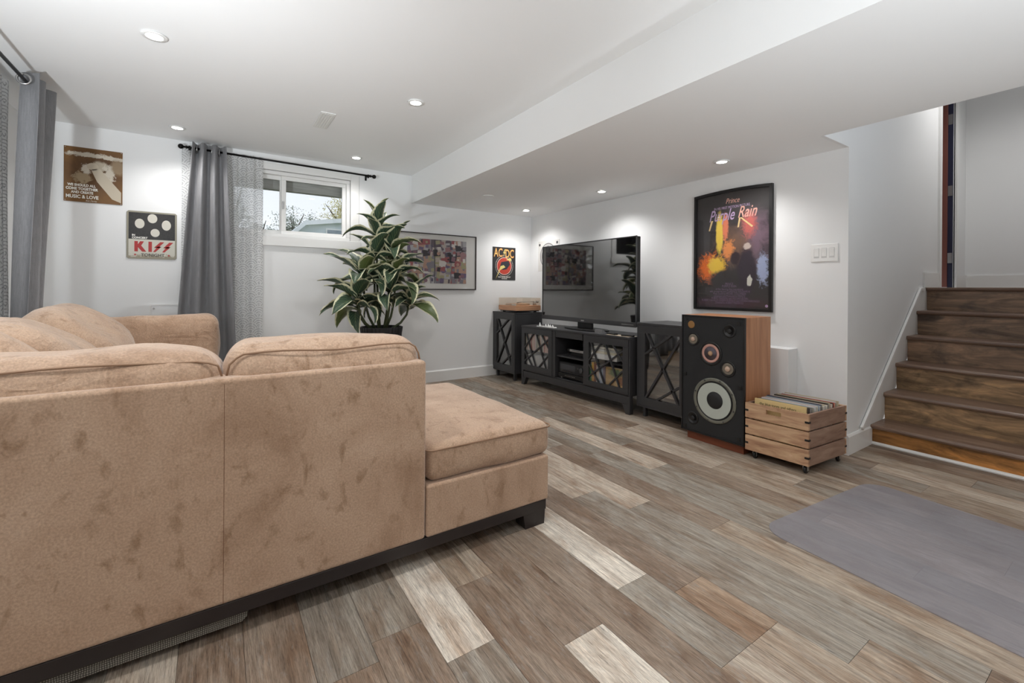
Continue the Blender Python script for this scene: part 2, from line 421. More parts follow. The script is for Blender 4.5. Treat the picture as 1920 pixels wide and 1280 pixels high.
for k in range(-11, 21):
    xa, xb = X0+STEP*k, min(X0+STEP*(k+1), 3.865)
    if xb > 3.8: xb = 3.865
    if xb < XL or xa > 3.8: continue
    xa = max(xa, XL)
    j0 = joint.get(k, rng.uniform(0, 1.2)); ys = [j0+1.2*i for i in range(-3, 5)]
    if k == 5: ys.append(.713)
    if k == 4: ys.append(.714)
    ymax = YB if xa < XW-.05 else YE
    ys = sorted(q for q in ys if -1.3 < q < ymax); ys = [-1.3]+ys+[ymax]
    for a, b in zip(ys, ys[1:]):
        o = mk('plank', B((xa+.0006, xb-.0006, a+.0006, b-.0006, -.012, 0)), M_plank, fl)
        c = next((v for (kk, y), v in tone.items() if kk == k and abs(y-a) < .03), None)
        if c is None:
            q = rng.random(); c = GREY if q < .45 else BROWN if q < .75 else TAN if q < .92 else PALE
            f = rng.uniform(.85, 1.12); c = tuple(x*f for x in c[:3])+(1,)
        o.color = c
struct(mk('floor', B((XL-.1, 3.9, YF, -1.3, -.06, 0)), mat('rear floor', srgb(140, 128, 115), .5)), 'plain rear stretch of the grey floor behind the viewpoint', 'floor')

# ------------------------------------------------------------------ shell
WX0, WX1, WZ0, WZ1 = .06, 1.145, 1.56, 2.19          # opening of the back window
T = .14
struct(mk('wall_back', B((XL-T, WX0, YB, YB+T, -.06, 3.6), (WX1, XW+T, YB, YB+T, -.06, 3.6), (WX0, WX1, YB, YB+T, -.06, WZ0), (WX0, WX1, YB, YB+T, WZ1, 3.6)), M_wall), 'white painted back wall with the small high window', 'wall')
LY0, LY1 = 2.3, 3.5
struct(mk('wall_left', B((XL-T, XL, YF, LY0, -.06, 3.6), (XL-T, XL, LY1, YB+T, -.06, 3.6), (XL-T, XL, LY0, LY1, -.06, 1.40), (XL-T, XL, LY0, LY1, 2.15, 3.6)), M_wall), 'white painted left wall behind the long curtain', 'wall')
struct(mk('wall_right', B((XW, XW+T, YE+T, YB, -.06, 2.3)), M_wall), 'white painted wall behind the television', 'wall')
DX0, DX1 = 5.50, 6.0
struct(mk('wall_stairs', B((XW, DX0, YE, YE+T, -.06, 3.6), (DX1, XF+T, YE, YE+T, -.06, 3.6), (DX0, DX1, YE, YE+T, 3.15, 3.6), (XH, XW-.0005, YE, YE+.02, ZB, 3.6)), M_wall), 'white painted wall beside the staircase', 'wall')
struct(mk('wall_landing', B((XF, XF+T, -.2, 2.4, -.06, 3.6)), M_wall), 'white painted wall at the head of the stairs', 'wall')
struct(mk('wall_stair_side', B((3.87, XF+T, .02, .12, -.06, 3.6), (3.78, 3.88, YF, .12, -.06, 3.6)), M_wall), 'white painted wall on the near side of the stairs', 'wall')
struct(mk('wall_front', B((XL-T, 3.9, YF-T, YF, -.06, 3.6)), M_wall), 'white painted wall behind the viewpoint', 'wall')
struct(mk('wall_hall', B((5.3, 6.5, 2.4, 2.5, -.06, 3.6), (5.3, 5.4, 1.33, 2.5, -.06, 3.6)), M_wall), 'pale wall of the hall beyond the open door', 'wall')
struct(mk('ceiling', B((XL-T, XB, YF-T, YB+T, ZC, 2.5), (XB, XW, YE+.0201, YB+T, ZB, 2.5), (XB, XH-.0005, YF-T, YE+.0200, ZB, 2.5), (XH, 3.9, YF-T, .1, ZB, 2.5), (XH-.1, XF+T, -.2, 2.5, 3.4, 3.6), (XH-.1, XH, .0, YE, 2.4, 3.5)), M_ceil), 'white ceiling stepping down to a low soffit on the right', 'ceiling')

def baseboard(name, pts, label, h=.13, d=.015):
    """board of height h along a line of xy points, standing d proud to the left of its direction"""
    bm = bmesh.new()
    prof = [(0, 0), (d, 0), (d, h-.012), (d*.45, h), (0, h)]
    ring = []
    for p, n in pts: ring.append([bm.verts.new((p[0]+n[0]*a, p[1]+n[1]*a, z)) for a, z in prof])
    for q, r in zip(ring, ring[1:]):
        for i in range(5): bm.faces.new((q[i], q[(i+1) % 5], r[(i+1) % 5], r[i]))
    bm.faces.new(ring[0]); bm.faces.new(ring[-1][::-1])
    return struct(mk(name, bm, M_trim), label, 'baseboard')
baseboard('baseboard_back', [((XL, YB), (0, -1)), ((XW, YB), (0, -1))], 'white baseboard along the foot of the window wall')
baseboard('baseboard_right', [((XW, YB), (-1, 0)), ((XW, YE), (-1, 0))], 'white baseboard along the foot of the television wall')
baseboard('baseboard_left', [((XL, YF), (1, 0)), ((XL, YB), (1, 0))], 'white baseboard along the left wall')
baseboard('baseboard_stairs', [((XW-.015, YE), (0, -1)), ((3.86, YE), (0, -1))], 'short white baseboard beside the lowest stair')

# skirt and raking trim up the stair wall
f_st = lambda u, v, d: Vector((u, YE-d, v))
bm = bmesh.new(); poly(bm, [(3.68, 0), (3.90, 0), (5.2, 1.0), (5.2, 1.115), (5.04, 1.115), (4.92, 1.11), (3.68, .145)], f_st, .001, .008); struct(mk('trim_1', bm, M_trim), 'flat white skirt board rising beside the stairs', 'trim')
bm = bmesh.new(); poly(bm, [(3.665, .150), (3.69, .128), (4.925, 1.085), (5.0, 1.085), (5.0, 1.112), (4.905, 1.112)], f_st, .004, .022); struct(mk('trim_2', bm, M_trim, bevel=.004), 'narrow white moulding slanting up the stair wall', 'trim')
bm = bmesh.new(); tube(bm, [(3.862, YE-.012, .008), (3.862, .12, .008)], .013, 8); struct(mk('trim_3', bm, M_trim), 'white quarter round strip along the foot of the stairs', 'trim')
struct(mk('trim_4', B((5.03, 5.44, YE-.012, YE, LAND, LAND+.13), (DX1+.06, XF, YE-.012, YE, LAND, LAND+.13), (XF-.012, XF, .1, YE, LAND, LAND+.13)), M_trim), 'white baseboards around the stair landing', 'trim')
struct(mk('trim_5', B((DX0-.06, DX0, YE-.018, YE+.01, LAND, 3.2), (DX1, DX1+.06, YE-.018, YE+.01, LAND, 3.2), (DX0-.06, DX1+.06, YE-.018, YE+.01, 3.15, 3.21)), M_trim, bevel=.003), 'white casing around the open door above the stairs', 'trim')
# low boxed ledge at the television wall
struct(mk('trim_6', B((XW-.13, XW, 1.50, 2.06, 0, .668)), M_wall, bevel=.004), 'low white boxed ledge behind the wooden loudspeaker', 'ledge')

# door at the head of the stairs
d = struct(mk('door_1', B((5.972, 6.012, 1.245, 2.0, LAND+.01, 3.13)), mat('red brown door', srgb(122, 72, 62), .45), bevel=.003), 'red brown open door at the head of the stairs', 'door')
mk('jamb', B((5.985, 6.0, YE+.012, 1.2445, LAND, 3.15)), mat('navy jamb', srgb(34, 36, 62), .5), d)
for z in (1.36, 2.02, 2.72): mk('hinge', B((5.980, 5.9845, YE+.014, 1.243, z, z+.10)), M_chrome, d)

# ------------------------------------------------------------------ back window
def window(name, f, x0, x1, z0, z1, label, depth=.05):
    """slider: frame, two sashes, panes; f(u, v, d) with d into the wall"""
    bm = bmesh.new(); W = .06
    def fr(bm, a0, a1, b0, b1, wd, d0, d1):
        for q in ((a0, a1, b0, b0+wd), (a0, a1, b1-wd, b1), (a0, a0+wd, b0+wd, b1-wd), (a1-wd, a1, b0+wd, b1-wd)): poly(bm, rect(q[0], q[2], q[1], q[3]), f, d0, d1)
    fr(bm, x0, x1, z0, z1, .035, .01, .13); o = struct(mk(name, bm, M_plastic, bevel=.003), label, 'window')
    xm = x0+(x1-x0)*.43
    for a, b, dd in ((x0+.03, xm+.015, .07), (xm-.015, x1-.03, .045)):
        bm = bmesh.new(); fr(bm, a, b, z0+.03, z1-.03, .042, dd, dd+.025); s = mk('sash', bm, M_plastic, o, bevel=.003)
        bm = bmesh.new(); poly(bm, rect(a+.035, z0+.065, b-.035, z1-.065), f, dd+.010, dd+.014); mk('pane', bm, M_glass, s)
    bm = bmesh.new(); poly(bm, rect(xm-.008, (z0+z1)/2-.035, xm+.008, (z0+z1)/2+.035), f, .03, .046); mk('latch', bm, M_chrome, o, bevel=.002)
    bm = bmesh.new()   # flat casing round the opening, its foot a little deeper
    for q in ((x0-.085, z0, x0, z1+.06), (x1, z0, x1+.085, z1+.06), (x0, z1, x1, z1+.06), (x0-.1, z0-.085, x1+.1, z0)): poly(bm, rect(*q), f, -.018 if q[1] >= z0 else -.026, .012)
    mk('casing', bm, M_trim, o, bevel=.003)
    return o
window('window_1', lambda u, v, d: Vector((u, YB+d, v)), WX0, WX1, WZ0, WZ1, 'small white sliding window high in the back wall')
window('window_2', lambda u, v, d: Vector((XL-d, u, v)), LY0, LY1, 1.40, 2.15, 'small white sliding window behind the left sheer curtain')

# ------------------------------------------------------------------ staircase
st = thing('staircase', 'dark varnished wooden staircase rising at the right', 'stairs', (3.86, .65, 0))
NX = [3.842+.247*i for i in range(6)]; NZ = [.140+.195*i for i in range(6)]
for i in range(6):
    xa = NX[i]+.03; z0 = 0 if i == 0 else NZ[i-1]; xe = NX[i+1]+.03 if i < 5 else XF-.03
    rz = mk('riser', B((xa, xa+.02, .121, YE-.009, z0, NZ[i]-.03)), M_riser, st)
    rz.color = srgb(192, 134, 74) if i == 0 else srgb(172, 140, 106) if i < 3 else srgb(156, 127, 104)
    y0, y1 = .121, YE-.009
    bm = bmesh.new(); prof = [(NX[i]+.012, NZ[i]), (NX[i]+.003, NZ[i]-.005), (NX[i], NZ[i]-.015), (NX[i]+.003, NZ[i]-.025), (NX[i]+.012, NZ[i]-.030), (xe, NZ[i]-.030), (xe, NZ[i])]
    poly(bm, prof, lambda u, v, d: Vector((u, d, v)), y0, y1); mk('tread' if i < 5 else 'landing_board', bm, M_tread, st)

# ------------------------------------------------------------------ added fill lights out of view, shaped as floor lamps, brightening the ceiling
def fill_uplight(x, y, label, tx, ty, W, cone):
    t = thing('fill_light', label, 'fill light', (x, y, 0), 'added fill lights')
    bm = bmesh.new(); lathe(bm, [(.14, 0), (.14, .012), (.03, .03), (.014, .05)], (x, y, 0), n=32); mk('base', bm, M_rod, t, True)
    bm = bmesh.new(); tube(bm, [(x, y, .045), (x, y, .96)], .011, 12); mk('pole', bm, M_rod, t, True)
    bm = bmesh.new(); lathe(bm, [(.02, .95), (.06, .97), (.15, 1.04), (.17, 1.07), (.165, 1.07), (.145, 1.043), (.055, .98), (.02, .965)], (x, y, 0), n=36, cap0=False, cap1=True); mk('bowl', bm, M_plastic, t, True)
    l = bpy.data.lights.new('fill_spot', 'SPOT'); l.energy = FILL_UP*W; l.spot_size = R(cone); l.spot_blend = 1; l.shadow_soft_size = .06; l.color = (.90, .955, 1)
    o = bpy.data.objects.new('fill_spot', l); COL.objects.link(o); o.location = (x, y, 1.06); o.rotation_euler = Vector((tx, ty, 1)).to_track_quat('-Z', 'Y').to_euler(); attach(o, t)
fill_uplight(-.98, 1.15, 'added unseen fill light at the left wall, shaped as a black floor lamp', .30, 1.4, .95, 130)
fill_uplight(.75, -.95, 'added unseen fill light behind the viewpoint, shaped as a black floor lamp', .15, 1.8, .88, 124)
fill_uplight(2.1, -1.5, 'added unseen fill light under the low ceiling, shaped as a black floor lamp', .25, 2.6, .60, 90)

# ------------------------------------------------------------------ sectional sofa
so = thing('sectional_sofa', 'large tan suede sectional sofa seen from behind, on a dark plinth', 'sofa', (0, 2.2, 0))
mk('back_panel', B((-1.05, .675, 1.60, 1.80, .112, .801)), M_suede, so, bevel=.014, seg=3)
bm = bmesh.new(); tube(bm, [(.02, 1.6003, .118), (.0205, 1.6003, .4), (.02, 1.6003, .785)], .0009, 6); mk('seam', bm, M_seam, so)
mk('seat_base', B((-.84, .674, 1.80, 2.55, .112, .30)), M_suede, so, bevel=.01)
mk('chaise_base', B((.677, 1.28, 1.60, 2.60, .112, .316)), M_suede, so, bevel=.012, seg=3)
mk('seat_base', B((-.699, -.02, 2.551, 3.60, .112, .30)), M_suede, so, bevel=.01)
mk('side_back_panel', B((-.84, -.70, 2.551, 3.60, .112, .74)), M_suede, so, bevel=.014)
def cush(name, *a, **k):
    bm = bmesh.new(); cushion(bm, *a, **k); return mk(name, bm, M_suede if name == 'seat_cushion' else M_suede2, so, smooth=True)
c = cush('seat_cushion', .681, 1.295, 1.603, 2.68, .318, .462, .042, puff=(.008, .004, .028), wob=.006, seed=2, m=16)
def loop(x0, x1, y0, y1, z, r=.05, n=6):
    p = []
    for cx, cy, a in ((x1-r, y0+r, -90), (x1-r, y1-r, 0), (x0+r, y1-r, 90), (x0+r, y0+r, 180)):
        p += [(cx+r*math.cos(R(a+90*k/n)), cy+r*math.sin(R(a+90*k/n)), z) for k in range(n+1)]
    return p+p[:1]
bm = bmesh.new(); tube(bm, loop(.679, 1.299, 1.600, 2.683, .446, .035), .0035, 6); mk('piping', bm, M_pipe, c, True)
cush('seat_cushion', -.85, .672, 1.96, 2.60, .30, .455, .05, puff=(0, .01, .02), wob=.006, seed=5, m=12)
cush('seat_cushion', -.72, -.01, 2.61, 3.59, .30, .455, .05, puff=(.01, 0, .02), wob=.006, seed=6, m=12)
def topwarp(zr, xr):
    def g(P):
        k = 1/(1+math.exp(-(P.z-.80)/.02)); e = math.exp(-((xr-P.x)/.05)**2)
        return P+Vector((0, 0, -zr*k*e+.006*math.sin(P.x*13)+.004*math.sin(P.x*31+1)))
    return g
def back_cushion(x0, x1, zt, seed, pts):
    o = cush('back_cushion', x0, x1, 1.632, 1.95, .55, zt, .085, puff=(.004, .012, .012), wob=.014, seed=seed, m=18)
    bm = bmesh.new(); tube(bm, pts, .0035, 6); mk('piping', bm, M_pipe, o, True)
back_cushion(-1.0, .017, .880, 11, [(-1.0, 1.642, .856)]+[(-.95+.9*k/14, 1.644+.004*math.sin(k*1.1), .857+.005*math.sin(k*.8)) for k in range(15)]+[(-.02, 1.646, .846), (.004, 1.648, .835), (.014, 1.654, .80)])
back_cushion(.023, .668, .890, 23, [(.026, 1.654, .80), (.033, 1.648, .835), (.052, 1.646, .855)]+[(.07+.55*k/10, 1.644+.003*math.sin(k), .866+.004*math.sin(k*.9)) for k in range(11)]+[(.645, 1.646, .852), (.660, 1.650, .825), (.667, 1.654, .795)])
for i, (y0, y1) in enumerate(((1.82, 2.17), (2.18, 2.84), (2.85, 3.58))):
    lean = lambda P: Vector((P.x-(P.z-.5)*.25, P.y, P.z+.02*math.sin(P.y*4)))
    cush('back_cushion', -.76, -.38, y0, y1, .44, .925, .17, puff=(.05, .01, .045), wob=.022, seed=30+i*7, m=12, warp=lean)
a = cush('arm', -.84, .005, 3.605, 3.90, .112, .885, .065, puff=(.01, .012, .006), wob=.016, seed=51, m=16)
mk('plinth_rail', B((-1.04, 1.268, 1.606, 1.636, .067, .1118), (1.236, 1.266, 1.637, 2.58, .067, .1118), (-1.04, 1.235, 2.55, 2.58, .067, .1118), (-.83, -.80, 2.581, 3.88, .067, .1118), (-.06, -.03, 2.581, 3.88, .067, .1118), (-.799, -.061, 3.85, 3.88, .067, .1118)), M_plinth, so, bevel=.002)
for x, y in ((1.145, 1.612), (1.145, 2.5), (-1.03, 1.65), (-.83, 3.78), (-.18, 3.78), (-.18, 2.47)):
    bm = bmesh.new(); poly(bm, [(0, .0665), (.122, .0665), (.117, 0), (.012, 0)], lambda u, v, d: Vector((x+u, y+d, v)), 0, .075); mk('leg', bm, M_plinth, so)
bm = bmesh.new(); poly(bm, [(-1.03, .0665), (-1.03, .028), (.07, .030), (.084, .042), (.088, .0665)], lambda u, v, d: Vector((u, 1.622+d, v)), 0, .02); mk('dust_cover', bm, M_web, so)

# ------------------------------------------------------------------ curtains
def rod(label, p0, p1, brackets, wall):
    o = thing('curtain_rod', label, 'curtain rod', p0)
    p0, p1 = Vector(p0), Vector(p1); d = (p1-p0).normalized()
    bm = bmesh.new(); tube(bm, [p0, p1], .009, 12); mk('pole', bm, M_rod, o, True)
    for p, s in ((p0, -1), (p1, 1)):
        bm = bmesh.new(); bmesh.ops.create_uvsphere(bm, u_segments=16, v_segments=10, radius=.021, matrix=Matrix.Translation(p+d*s*.045))
        tube(bm, [p, p+d*s*.012, p+d*s*.014, p+d*s*.03], [.013, .013, .008, .008], 12); mk('finial', bm, M_rod, o, True)
    for q in brackets:
        q = Vector(q); wv = Vector(wall(q)); bm = bmesh.new(); tube(bm, [q, wv], .006, 8); tube(bm, [wv+Vector((0, 0, -.03)), wv+Vector((0, 0, .03))], .010, 8); tube(bm, [q-Vector((0, 0, .022)), q+Vector((0, 0, .012))], .009, 8); mk('bracket', bm, M_rod, o, True)
    return o
RZ = 2.235
rod('long black curtain rod with ball ends above the window', (-.215, 4.65, 2.262), (1.315, 4.65, 2.242), [(-.2, 4.65, 2.262), (1.30, 4.65, 2.242)], lambda q: (q.x, YB-.004, q.z))
rod('black curtain rod on the left wall', (-.905, 1.7, RZ), (-.905, 4.02, RZ), [(-.905, 1.75, RZ), (-.905, 2.7, RZ)], lambda q: (XL+.004, q.y, q.z))
lerp = lambda a, b, t: a+(b-a)*t
t = thing('grey_curtain', 'dark grey curtain bunched at the left end of the window rod', 'curtain', (-.06, 4.65, .03), 'grey grommet curtains')
sheet('fabric', lambda s, q: (lerp(lerp(-.325, -.178, q), lerp(.165, .062, q), s), 4.632), .03, 2.303, M_curtain, t, lambda q: lerp(.05, .042, q), 3.0, phase=-1.2)
for s in (.12, .34, .56, .78):
    bm = bmesh.new(); tube(bm, [(lerp(-.178, .062, s), 4.65+.027*math.sin(a), 2.253+.027*math.cos(a)) for a in [2*math.pi*k/16 for k in range(17)]], .005, 6); mk('grommet', bm, M_chrome, t, True)
t = thing('grey_curtain', 'tall dark grey curtain at the far left edge with a silver grommet', 'curtain', (-.94, 3.7, .03), 'grey grommet curtains')
sheet('fabric', lambda s, q: (-.895-.03*(1-q), lerp(lerp(3.50, 3.60, q), lerp(3.76, 4.0, q), s)), .03, 2.295, M_curtain, t, lambda q: lerp(.045, .042, q), 2.5, phase=-1.3)
for y in (3.575, 3.75, 3.90):
    bm = bmesh.new(); tube(bm, [(-.905+.027*math.sin(a), y, RZ+.027*math.cos(a)) for a in [2*math.pi*k/20 for k in range(21)]], .006, 8); mk('grommet', bm, M_chrome, t, True)
for lb, pth, z1, wd, fo in (('white sheer curtain printed with grey scallop arcs over the left half of the window', lambda s, q: (lerp(-.255, .352, s), 4.708), 2.285, .78, 9),
                        ('white sheer curtain printed with grey scallop arcs at the left edge of the photo', lambda s, q: (-1.035, lerp(2.1, 3.84, s)), 2.285, 2.2, 19)):
    o = sheet('sheer_curtain', pth, .03, z1, M_sheer, None, .010, fo, nx=190, nz=8, thick=0, uvw=wd); tag(o, lb, 'curtain', 'sheer scallop curtains')

# ------------------------------------------------------------------ pictures on the walls
def blob(k, y, z, cy, cz, ry, rz, nz, amt=.5, soft=.5):
    a = k.math('DIVIDE', k.math('SUBTRACT', y, cy), ry); b = k.math('DIVIDE', k.math('SUBTRACT', z, cz), rz)
    d = k.math('SQRT', k.math('ADD', k.math('MULTIPLY', a, a), k.math('MULTIPLY', b, b)))
    d = k.math('ADD', d, k.math('MULTIPLY', k.math('SUBTRACT', nz, .5), amt*2))
    return k.math('DIVIDE', k.math('SUBTRACT', 1, d), soft, clamp=True)
def print_mat(name, base, blobs, axis, rough=.5, nscale=9):
    m = mat(name, base, rough); k = NT(m); tc = k.n('ShaderNodeTexCoord'); sp = k.n('ShaderNodeSeparateXYZ'); k.l(tc.outputs['Object'], sp.inputs[0])
    y, z = sp.outputs[axis], sp.outputs['Z']; c = base; n1 = k.noise(nscale, 5, .65, tc.outputs['Object'], .8); n2 = k.noise(nscale*3.4, 5, .65, tc.outputs['Object'], .8)
    for (cy, cz, ry, rz, colr, which, amt, soft) in blobs: c = k.mix(blob(k, y, z, cy, cz, ry, rz, (n1, n2)[which], amt, soft), c, colr)
    k.col(c); return m

# brown sign
f = backf(-.986, 1.737); W, H = .343, .426
BR, CR = srgb(118, 82, 40), srgb(205, 196, 180)
M_bro = print_mat('brown printed tin', BR, [(-.80, 1.98, .22, .20, srgb(92, 62, 30), 0, .6, .5), (-.84, 2.11, .15, .020, CR, 1, 1.2, .3), (-.70, 2.10, .09, .018, CR, 1, 1.1, .3), (-.78, 2.03, .055, .05, srgb(184, 172, 152), 1, .5, .35), (-.86, 1.99, .03, .05, CR, 1, 1.0, .3), (-.72, 1.98, .04, .07, CR, 1, 1.4, .25), (-.67, 2.03, .05, .08, srgb(150, 128, 100), 0, .6, .4), (-.88, 1.93, .06, .05, srgb(160, 140, 110), 1, 1.0, .3)], 'X', .4)
s = thing('tin_sign', 'brown and cream tin sign with bold white lettering, highest on the wall', 'sign', (-.81, YB, 1.95))
bm = bmesh.new(); poly(bm, rect(0, 0, W, H), f, .003, .006); mk('plate', bm, M_bro, s, bevel=.001)
bm = bmesh.new(); poly(bm, [(.155, .26), (.205, .275), (.335, .10), (.335, .015), (.28, .04), (.19, .17)], f, .0062, .0064); poly(bm, ell(.165, .285, .035, .028), f, .0062, .0064); mk('print_shape', bm, mat('cream ink', srgb(196, 184, 164), .5), s)
M_wink = mat('white ink', srgb(238, 236, 228), .5)
for q, (tx, u, v, z) in enumerate((('WE SHOULD ALL', .022, .122, .026), ('COME TOGETHER', .012, .093, .028), ('AND CREATE', .042, .066, .026), ('MUSIC & LOVE', .012, .029, .036))): text('lettering', tx, z, M_wink, s, f, u, v, .0066, bold=.0012, wide=.80)
text('lettering', 'Bob Marley', .014, M_wink, s, f, .125, .008, .0066, shear=.3)
for u, v in ((.008, .418), (.335, .418), (.008, .008), (.335, .008)): bm = bmesh.new(); poly(bm, ell(u, v, .003, .003, 8), f, .006, .0075); mk('screw', bm, M_chrome, s)

# concert tin sign
f = backf(-.617, 1.308); W, H = .328, .394
s = thing('tin_sign', 'black and cream concert tin sign with big red lettering, beside the grey curtain', 'sign', (-.453, YB, 1.5))
M_cream = print_mat('aged cream tin', srgb(206, 203, 190), [(-.45, 1.3, .3, .05, srgb(150, 140, 118), 1, 1.2, .4)], 'X', .45, 20)
bm = bmesh.new(); r = .012; poly(bm, [(r, 0), (W-r, 0), (W, r), (W, H-r), (W-r, H), (r, H), (0, H-r), (0, r)], f, .003, .007); mk('plate', bm, mat('aged rim', srgb(150, 145, 128), .5), s, bevel=.0015)
bm = bmesh.new(); poly(bm, rect(.013, .013, W-.013, .162), f, .0072, .0074); mk('cream_panel', bm, M_cream, s)
bm = bmesh.new(); poly(bm, rect(.013, .162, W-.013, H-.013), f, .0072, .0074); mk('black_panel', bm, print_mat('black ink panel', srgb(34, 33, 32), [(-.45, 1.6, .2, .2, srgb(50, 48, 46), 1, 1.5, .6)], 'X', .5, 30), s)
M_pale = mat('pale ink', srgb(218, 214, 202), .5)
for u, v, a, b in ((.083, .291, .031, .040), (.165, .338, .032, .038), (.257, .288, .031, .043), (.183, .220, .030, .034)): bm = bmesh.new(); poly(bm, ell(u, v, a, b, 20), f, .0076, .0078); mk('pale_oval', bm, M_pale, s)
M_red = mat('red ink', srgb(176, 42, 40), .5)
bm = bmesh.new()
def shp(*p): poly(bm, [(.050+a*.225, .060+b*.085) for a, b in p], f, .0078, .008)
shp((0, 0), (.10, 0), (.10, 1), (0, 1)); shp((.10, .42), (.20, .62), (.27, 1), (.16, 1), (.10, .7)); shp((.10, .42), (.19, .60), (.34, 0), (.22, 0))   # K
shp((.40, 0), (.50, 0), (.50, 1), (.40, 1))
for o_ in (.0, .27):
    shp((.53+o_, 0), (.60+o_, 0), (.78+o_, .55), (.66+o_, .55)); shp((.56+o_, .42), (.70+o_, .55), (.78+o_, .55), (.70+o_, .42)); shp((.56+o_, .42), (.68+o_, .42), (.86+o_, 1), (.74+o_, 1))
mk('lettering', bm, M_red, s)
text('lettering', 'IN', .020, M_wink, s, f, .034, .188, .0078, bold=.001); text('lettering', 'CONCERT', .021, M_wink, s, f, .034, .167, .0078, bold=.001)
text('lettering', 'TONIGHT', .034, mat('grey ink', srgb(92, 88, 80), .5), s, f, W/2+.005, .022, .0078, 'CENTER', bold=.001)
for u in (.055, .275): bm = bmesh.new(); poly(bm, [(u+(.011 if k % 2 == 0 else .0045)*math.sin(math.pi*k/5), .034+(.011 if k % 2 == 0 else .0045)*math.cos(math.pi*k/5)) for k in range(10)], f, .0078, .008); mk('star', bm, M_red, s)
# small pale plate half hidden behind the left curtain
bm = bmesh.new(); poly(bm, rect(0, 0, .075, .115), backf(-1.172, 1.33), .001, .008); tag(mk('wall_plate', bm, mat('beige plastic', srgb(205, 196, 184), .5), bevel=.002), 'small beige wall plate half hidden behind the left curtain', 'plate')
# access panel
t = thing('access_panel', 'white square access panel low on the back wall by the curtain', 'panel', (-.3, YB, .7)); f = backf(-.47, .56)
bm = bmesh.new()
for q in ((0, 0, .36, .012), (0, .361, .36, .373), (0, .012, .012, .361), (.348, .012, .36, .361)): poly(bm, rect(*q), f, .001, .009)
mk('frame', bm, M_trim, t); bm = bmesh.new(); poly(bm, rect(.0125, .0125, .3475, .3605), f, .001, .006); mk('hatch', bm, M_wall, t); bm = bmesh.new(); poly(bm, ell(.03, .335, .008, .008, 12), f, .006, .010); mk('latch', bm, M_chrome, t)

# framed collage
def framed(name, label, f, W, H, wd, dp, mfr, bow=0):
    t = thing(name, label, 'picture', f(W/2, 0, 0)); bm = bmesh.new()
    top = [(W*k/12, H+bow*(1-(2*k/12-1)**2)) for k in range(13)]; ti = [(wd+(W-2*wd)*k/12, H-wd+bow*(1-(2*k/12-1)**2)) for k in range(13)]
    poly(bm, rect(0, 0, W, wd), f, .004, dp); poly(bm, [(0, wd), (wd, wd), ti[0], top[0]], f, .004, dp); poly(bm, [(W-wd, wd), (W, wd), top[-1], ti[-1]], f, .004, dp)
    for k in range(12): poly(bm, [ti[k], ti[k+1], top[k+1], top[k]], f, .004, dp)
    mk('frame', bm, mfr, t)
    inner = [(wd-.001, wd-.001), (W-wd+.001, wd-.001)]+[(a, b+.001) for a, b in ti[::-1]]
    return t, inner
FX, FZ, FW, FH = 1.62, 1.063, 1.01, .647
f = backf(FX, FZ); t, inn = framed('framed_collage', 'wide black framed collage of music memorabilia with a white mat', f, FW, FH, .011, .022, mat('dark brown frame', srgb(38, 28, 26), .4))
bm = bmesh.new(); poly(bm, inn, f, .005, .010); mk('mat_board', bm, mat('white mat board', srgb(228, 226, 221), .7), t)
bm = bmesh.new(); rg = random.Random(12); u0, u1, v0, v1 = .137, .875, .073, .579
cols = [mat('collage ink', srgb(*c), .6) for c in ((150, 144, 146), (104, 92, 100), (160, 120, 122), (190, 178, 168), (96, 90, 108), (184, 182, 184), (138, 104, 116), (214, 208, 202), (62, 58, 62), (132, 128, 136), (186, 150, 132), (168, 162, 128), (160, 92, 94), (118, 104, 132))]
poly(bm, rect(u0, v0, u1, v1), f, .0101, .0104, 0)
dd = .0106
for i in range(11):
    for j in range(8):
        for q in range(2):
            cx = u0+(i+.5+rg.uniform(-.25, .25))*(u1-u0)/11; cy = v0+(j+.5+rg.uniform(-.25, .25))*(v1-v0)/8; a = rg.uniform(.02, .052)*(1 if q == 0 else .55); b = rg.uniform(.02, .05)*(1 if q == 0 else .55); an = rg.uniform(-.25, .25)
            pts = [(cx+x*a*math.cos(an)-y*b*math.sin(an), cy+x*a*math.sin(an)+y*b*math.cos(an)) for x, y in ((-1, -1), (1, -1), (1, 1), (-1, 1))] if rg.random() < .82 else ell(cx, cy, a*.8, a*.8, 16)
            pts = [(min(max(x, u0), u1), min(max(y, v0), v1)) for x, y in pts]
            poly(bm, pts, f, dd, dd+.0001, rg.randrange(1, len(cols))); dd += .00002
poly(bm, rect(.462, v0, .470, v1), f, dd, dd+.0001, 8)
mk('collage_print', bm, cols, t)
bm = bmesh.new(); poly(bm, inn, f, .015, .016); mk('glazing', bm, M_picglass, t)

# dark band poster with yellow lettering
f = backf(2.871, 1.189); W, H = .346, .42
s = thing('band_poster', 'small black poster with yellow lettering above a red disc', 'poster', (3.04, YB, 1.4))
bm = bmesh.new(); poly(bm, rect(0, 0, W, H), f, .002, .004); mk('sheet', bm, mat('black poster paper', srgb(44, 43, 44), .5), s)
def disc(name, u, v, r0, m, d, r1=0):
    bm = bmesh.new(); poly(bm, ell(u, v, r0, r0, 40), f, d, d+.0002); return mk(name, bm, m, s)
M_pink = mat('pale pink ink', srgb(226, 190, 180), .5); M_yel = mat('pale yellow ink', srgb(226, 208, 128), .5); M_or = mat('orange ink', srgb(222, 120, 48), .5)
disc('ring', .175, .180, .112, M_pink, .0042); disc('disc', .175, .180, .104, mat('red orange ink', srgb(190, 66, 50), .5), .0046)
bm = bmesh.new()
for k in range(44): a = 2*math.pi*k/44; poly(bm, ell(.175+.131*math.cos(a), .180+.131*math.sin(a), .0048, .0048, 6), f, .0042, .0044)
mk('dotted_ring', bm, M_wink, s)
